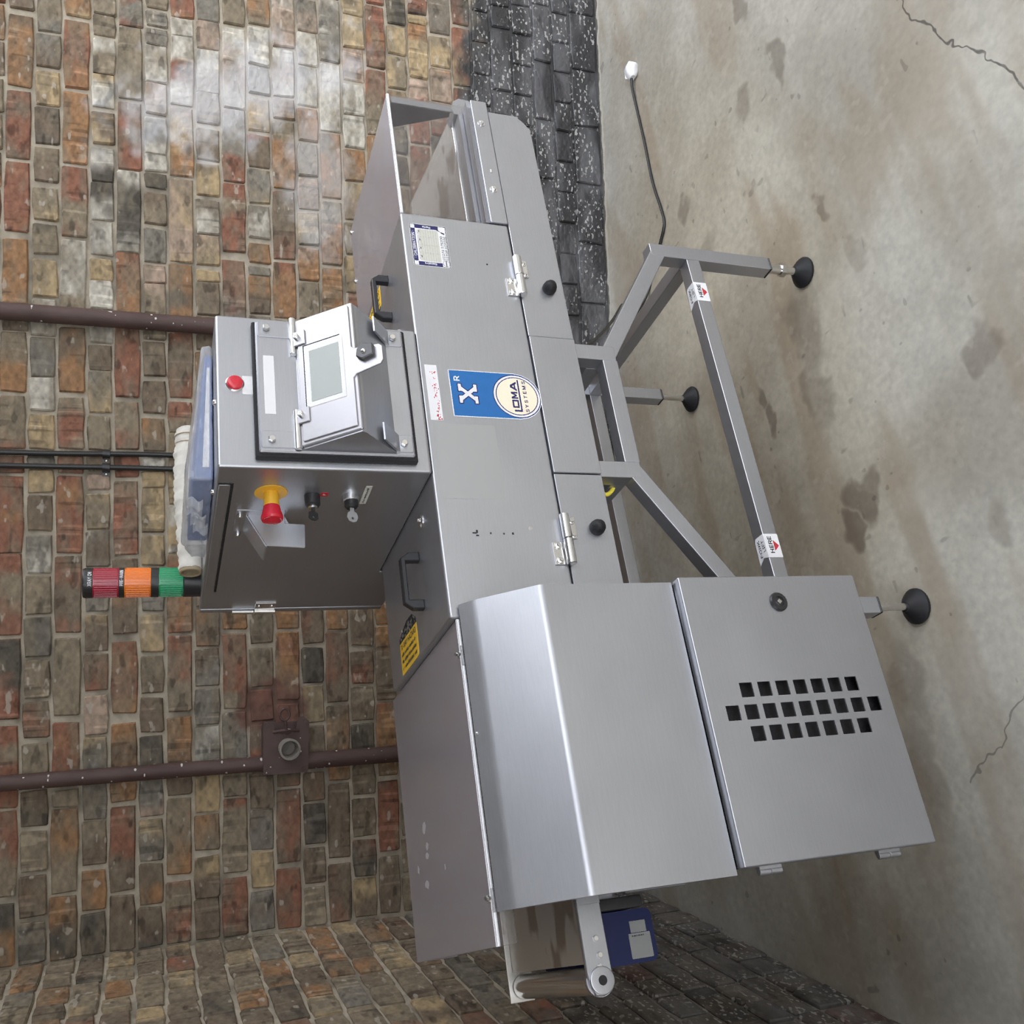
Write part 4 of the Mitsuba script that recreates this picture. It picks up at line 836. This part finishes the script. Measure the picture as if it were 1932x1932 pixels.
# ---------------------------------------------------------------- conveyors
ZBED = .900
of = add('outfeed_conveyor', tm(*(lambda P: (np.array(P), [(0, 1, 2), (0, 2, 3), (4, 6, 5), (4, 7, 6), (0, 4, 5), (0, 5, 1), (1, 5, 6), (1, 6, 2), (2, 6, 7), (2, 7, 3), (3, 7, 4), (3, 4, 0)]))(
    [(.425, .098, ZBED - .03), (.880, .098, ZBED - .03), (.975, .555, ZBED - .03), (.425, .555, ZBED - .03), (.425, .098, ZBED), (.880, .098, ZBED), (.975, .555, ZBED), (.425, .555, ZBED)])), 'm_bed', MC, smooth=False)
add('bed_edge', [cyl((.425, .0965, ZBED - .003), (.846, .0965, ZBED - .003), .0045, 12)], 'm_bright', of)
add('side_strip', rbox(.425, .838, .042, .0935, .872, ZBED - .003, .002, 2), 'm_steel', of)
add('side_strip', rbox(.425, .845, .006, .0385, .866, .886, .003, 2), 'm_steel', of)
add('nose_cap', [hull([(x, y, z) for x, z in ((.842, .905), (.862, .912), (.890, .903), (.904, .885), (.902, .856), (.842, .862)) for y in (.052, .1)])], 'm_steel', of, smooth=False)
ab = add('bolted_angle', [rbox(.4205, .842, -.0035, .0065, ZH + .0005, .8765, .003, 4)], 'm_steel', of)
for x, z in ((.757, .857), (.529, .855)): add('bolt', bolt((x, -.0035, z), (0, -1, 0), .0065, .006), 'm_bright', of)
add('slot_pin', rbox(.586, .597, -.0055, -.0035, .8495, .8545, .0009, 1), 'm_bright', of)
add('rear_plate', rbox(.425, .95, .555, .560, .80, .935, .002, 1), 'm_steel', of)
inf = add('infeed_conveyor', rbox(-1.2565, -.62, .094, .511, ZBED - .030, ZBED, .002, 2), 'm_bed', MC, label='infeed conveyor bed, roller and motor')
add('side_plate', [plate([(-1.155, .858), (-1.155, .906), (-1.274, .906), (-1.296, .902), (-1.310, .8935), (-1.312, .879), (-1.306, .862), (-1.292, .8555), (-1.276, .856)], .008, front(.087), 0, .0015)], 'm_steel', inf, smooth=False)
add('top_flange', rbox(-1.157, -.62, .079, .094, .857, .905, .001, 1), 'm_steel', inf)
add('side_plate', rbox(-1.316, -.62, .512, .518, .855, .912, .002, 2), 'm_bed', inf)
add('roller', [cyl((-1.286, .096, .879), (-1.286, .508, .879), .0245, 32, .002)], 'm_bright', inf)
add('roller_boss', [lathe([(.0235, 0), (.0235, .004), (.0215, .005), (.0085, .005), (.008, .001), (0, .001)], (-1.286, .079, .879), (0, -1, 0), 32), cyl((-1.286, .087, .879), (-1.286, .0965, .879), .0275, 28)], 'm_steel', inf)
add('shaft_hole', lathe([(.0082, 0), (.0082, .0012), (0, .0012)], (-1.286, .0775, .879), (0, -1, 0), 20), 'm_void', inf)
for x in (-1.216, -1.244): add('bolt', [lathe([(.0055, 0), (.0055, .004), (.005, .0045), (0, .0045)], (x, .079, .877 + (x + 1.23) * .1), (0, -1, 0), 6)], 'm_bright', inf)
add('bolt', [lathe([(.0035, 0), (.0035, .003), (0, .003)], (-1.262, .079, .879), (0, -1, 0), 12)], 'm_bright', inf)
mo = add('motor', [ext(rpoly([(-1.270, .722), (-1.174, .722), (-1.174, .846), (-1.270, .846)], .014, 6), .30, M4((1, 0, 0), (0, 0, 1), (0, -1, 0), (0, .45, 0)))], 'm_motor', MC, smooth=35, label='blue drive motor')
MF = front(.1499)
add('rating_plate', [ext(rrect(-1.262, -1.217, .7315, .778, .002), .0008, MF), ext(rrect(-1.216, -1.195, .738, .772, .001), .0008, MF)], 'm_tag', mo, smooth=False)
r = random.Random(8)
add('rating_print', [ext(sbox(-1.223 , .745 + i * .0030, -1.2205, .745 + i * .0030 + r.uniform(.001, .0024)), .0003, off(MF, .0008)) for i in range(9)], 'm_ink', mo, smooth=False)
add('motor_mount', rbox(-1.172, -1.150, .12, .40, .750, .850, .003, 2), 'm_black', mo)
add('strut', rbox(-1.152, -1.13, .14, .30, .80, .86, .002, 1), 'm_steel', mo)

# ================================================================ loose things
# rolled fabric tube on the control box
rl = thing('fabric_roll', 'cardboard tube wound with off-white fabric lying on the control box', 'roll')
x0, x1, yr, zr = -.256, .141, .60, BZ + .0345
n, m_ = 60, 36
v, f = [], []
for i in range(n + 1):
    x = x0 + (x1 - x0) * i / n
    R0 = .0265 + .0065 * min(1, i / (n * .55)) - .002 * max(0, (i - n * .8) / (n * .2))
    R0 += .0009 * math.sin(i * 2.1) + .0008 * math.sin(i * .9 + 1)
    for j in range(m_):
        a = 2 * math.pi * j / m_
        R_w = R0 + .0006 * math.sin(3 * a + i * .7)
        v.append((x, yr + R_w * math.cos(a), BZ + .0008 + R0 + R_w * math.sin(a)))
for i in range(n):
    for j in range(m_):
        a, b = i * m_ + j, i * m_ + (j + 1) % m_
        f += [(a, b, b + m_), (a, b + m_, a + m_)]
for i in (n,):
    c = len(v); v.append((x1, yr, BZ + .0008 + .03))
    for j in range(m_): f.append((i * m_ + j, i * m_ + (j + 1) % m_, c))
e = tm(v, f); trimesh.repair.fix_normals(e)
add('fabric', e, 'm_cloth', rl, smooth=40)
ce = (x0 - .001, yr, BZ + .0008 + .0265)
add('cardboard_core', [lathe([(.0268, -.004), (.0268, .006), (.0235, .0075), (.0205, .004), (.0195, -.12), (0, -.12)], ce, LX, 32, False)], 'm_card', rl)
add('binding', [tube([(x, yr + .0335 * math.cos(t), BZ + .0335 + .0335 * math.sin(t)) for t in np.linspace(0, 2 * math.pi, 25)], .0012, 6, sub=0) for x in (.118, .094)], 'm_card', rl)
# blue document wallet in a clear bag
wl = thing('document_wallet', 'blue plastic document wallet wrapped in a clear bag on top of the control box', 'wallet')
P = [(.018, .085), (-.262, .100), (-.286, .345), (-.06, .40)]
H = [.018, .040, .044, .036]
base = BZ + .0006
bt = [(x, y, base + .004) for x, y in P]; tp = [(x, y, base + h) for (x, y), h in zip(P, H)]
def soft(pts, r):
    d = []
    for a in np.linspace(0, 2 * math.pi, 12, endpoint=False):
        for b in np.linspace(-math.pi / 2, math.pi / 2, 7): d.append((r * math.cos(b) * math.cos(a), r * math.cos(b) * math.sin(a), r * math.sin(b)))
    return hull(np.vstack([np.array(p) + d for p in pts]))
add('wallet', soft([(x, y, base + .006) for x, y in P] + [(x, y, base + h - .006) for (x, y), h in zip(P, H)], .005), 'm_wallet', wl, smooth=30)
add('paper_insert', [hull([(x, y, z) for x, y, z in ((-.01, .0785, base + .006), (-.245, .0895, base + .009), (-.245, .0895, base + .022), (-.01, .0785, base + .012), (-.01, .080, base + .006), (-.245, .091, base + .009), (-.245, .091, base + .022), (-.01, .080, base + .012))])], 'm_white', wl, smooth=False)
def crumple(e, amp, sc, seed):
    e = e.subdivide_to_size(.012); v = np.array(e.vertices); c = v.mean(0)
    k = 1 - 2 * np.abs(mfbm(v * sc, 3, seed) - .5) * 2
    d = v - c; d /= np.linalg.norm(d, axis=1, keepdims=True)
    v = v + d * (k * amp)[:, None]; v[:, 2] = np.maximum(v[:, 2], base - .0002 + .0004)
    e.vertices = v; return e
Pb = [(.030, .075), (-.270, .092), (-.298, .33), (-.288, .425), (-.06, .44)]
bag = soft([(x, y, base + .008) for x, y in Pb] + [(x, y, base + h + .004) for (x, y), h in zip(Pb, [.014, .040, .046, .022, .034])], .006)
add('clear_bag', crumple(bag, .005, 34.0, 3), 'm_bag', wl, smooth=50)
fl = []
for q, (cy, cz, w) in enumerate(((.16, .022, .05), (.20, .014, .045), (.235, .008, .03))):
    g = trimesh.creation.box((.002, w, .03)); g = g.subdivide_to_size(.006); vv = np.array(g.vertices)
    vv[:, 0] += .008 * np.sin(vv[:, 1] * 160 + q) + .006 * np.sin(vv[:, 2] * 210)
    g.vertices = vv; g.apply_translation((-.302 - .004 * q, cy, base + .012 + cz)); fl.append(g)
add('bag_fold', fl, 'm_bag', wl, smooth=50)
# mains lead with a white plug on the floor
on_body = False
pc = thing('power_cable', 'black mains lead with a white plug on the concrete floor', 'power cable')
add('cord', tube([(1.645, .432, .016), (1.60, .452, .012), (1.521, .466, .0055), (1.36, .474, .0055), (1.182, .489, .0055), (1.05, .482, .0055), (.986, .487, .0055), (.945, .535, .0055), (.90, .60, .0055), (.84, .68, .008), (.76, .70, .06), (.66, .66, .16), (0.723, 0.62, 0.16), (0.547, 0.5, 0.294), (0.341, 0.36, 0.476), (.10, .22, .752)], .005, 10), 'm_cable', pc)
pm = M4(*(lambda d: (d, np.cross((0, 0, 1), d), (0, 0, 1)))(np.array([.97, -.24, 0.0]) / np.linalg.norm([.97, -.24])), (1.660, .425, .0))
body = hull([(x, y, z) for x, w_, zz0, zz1 in ((-.028, .014, .004, .022), (-.012, .021, .001, .030), (.012, .0245, .0005, .034), (.026, .018, .0015, .032), (.031, .010, .006, .026)) for y in (-w_, w_) for z in (zz0, zz1)] + [(0.012, 0, .037), (-.01, 0, .033)])
body.apply_transform(pm); add('plug', body, 'm_plug', pc, smooth=50)
lip = rbox(-.020, .024, .022, .0285, .001, .030, .003, 3); lip.apply_transform(pm); add('plug_face', lip, 'm_plug', pc)
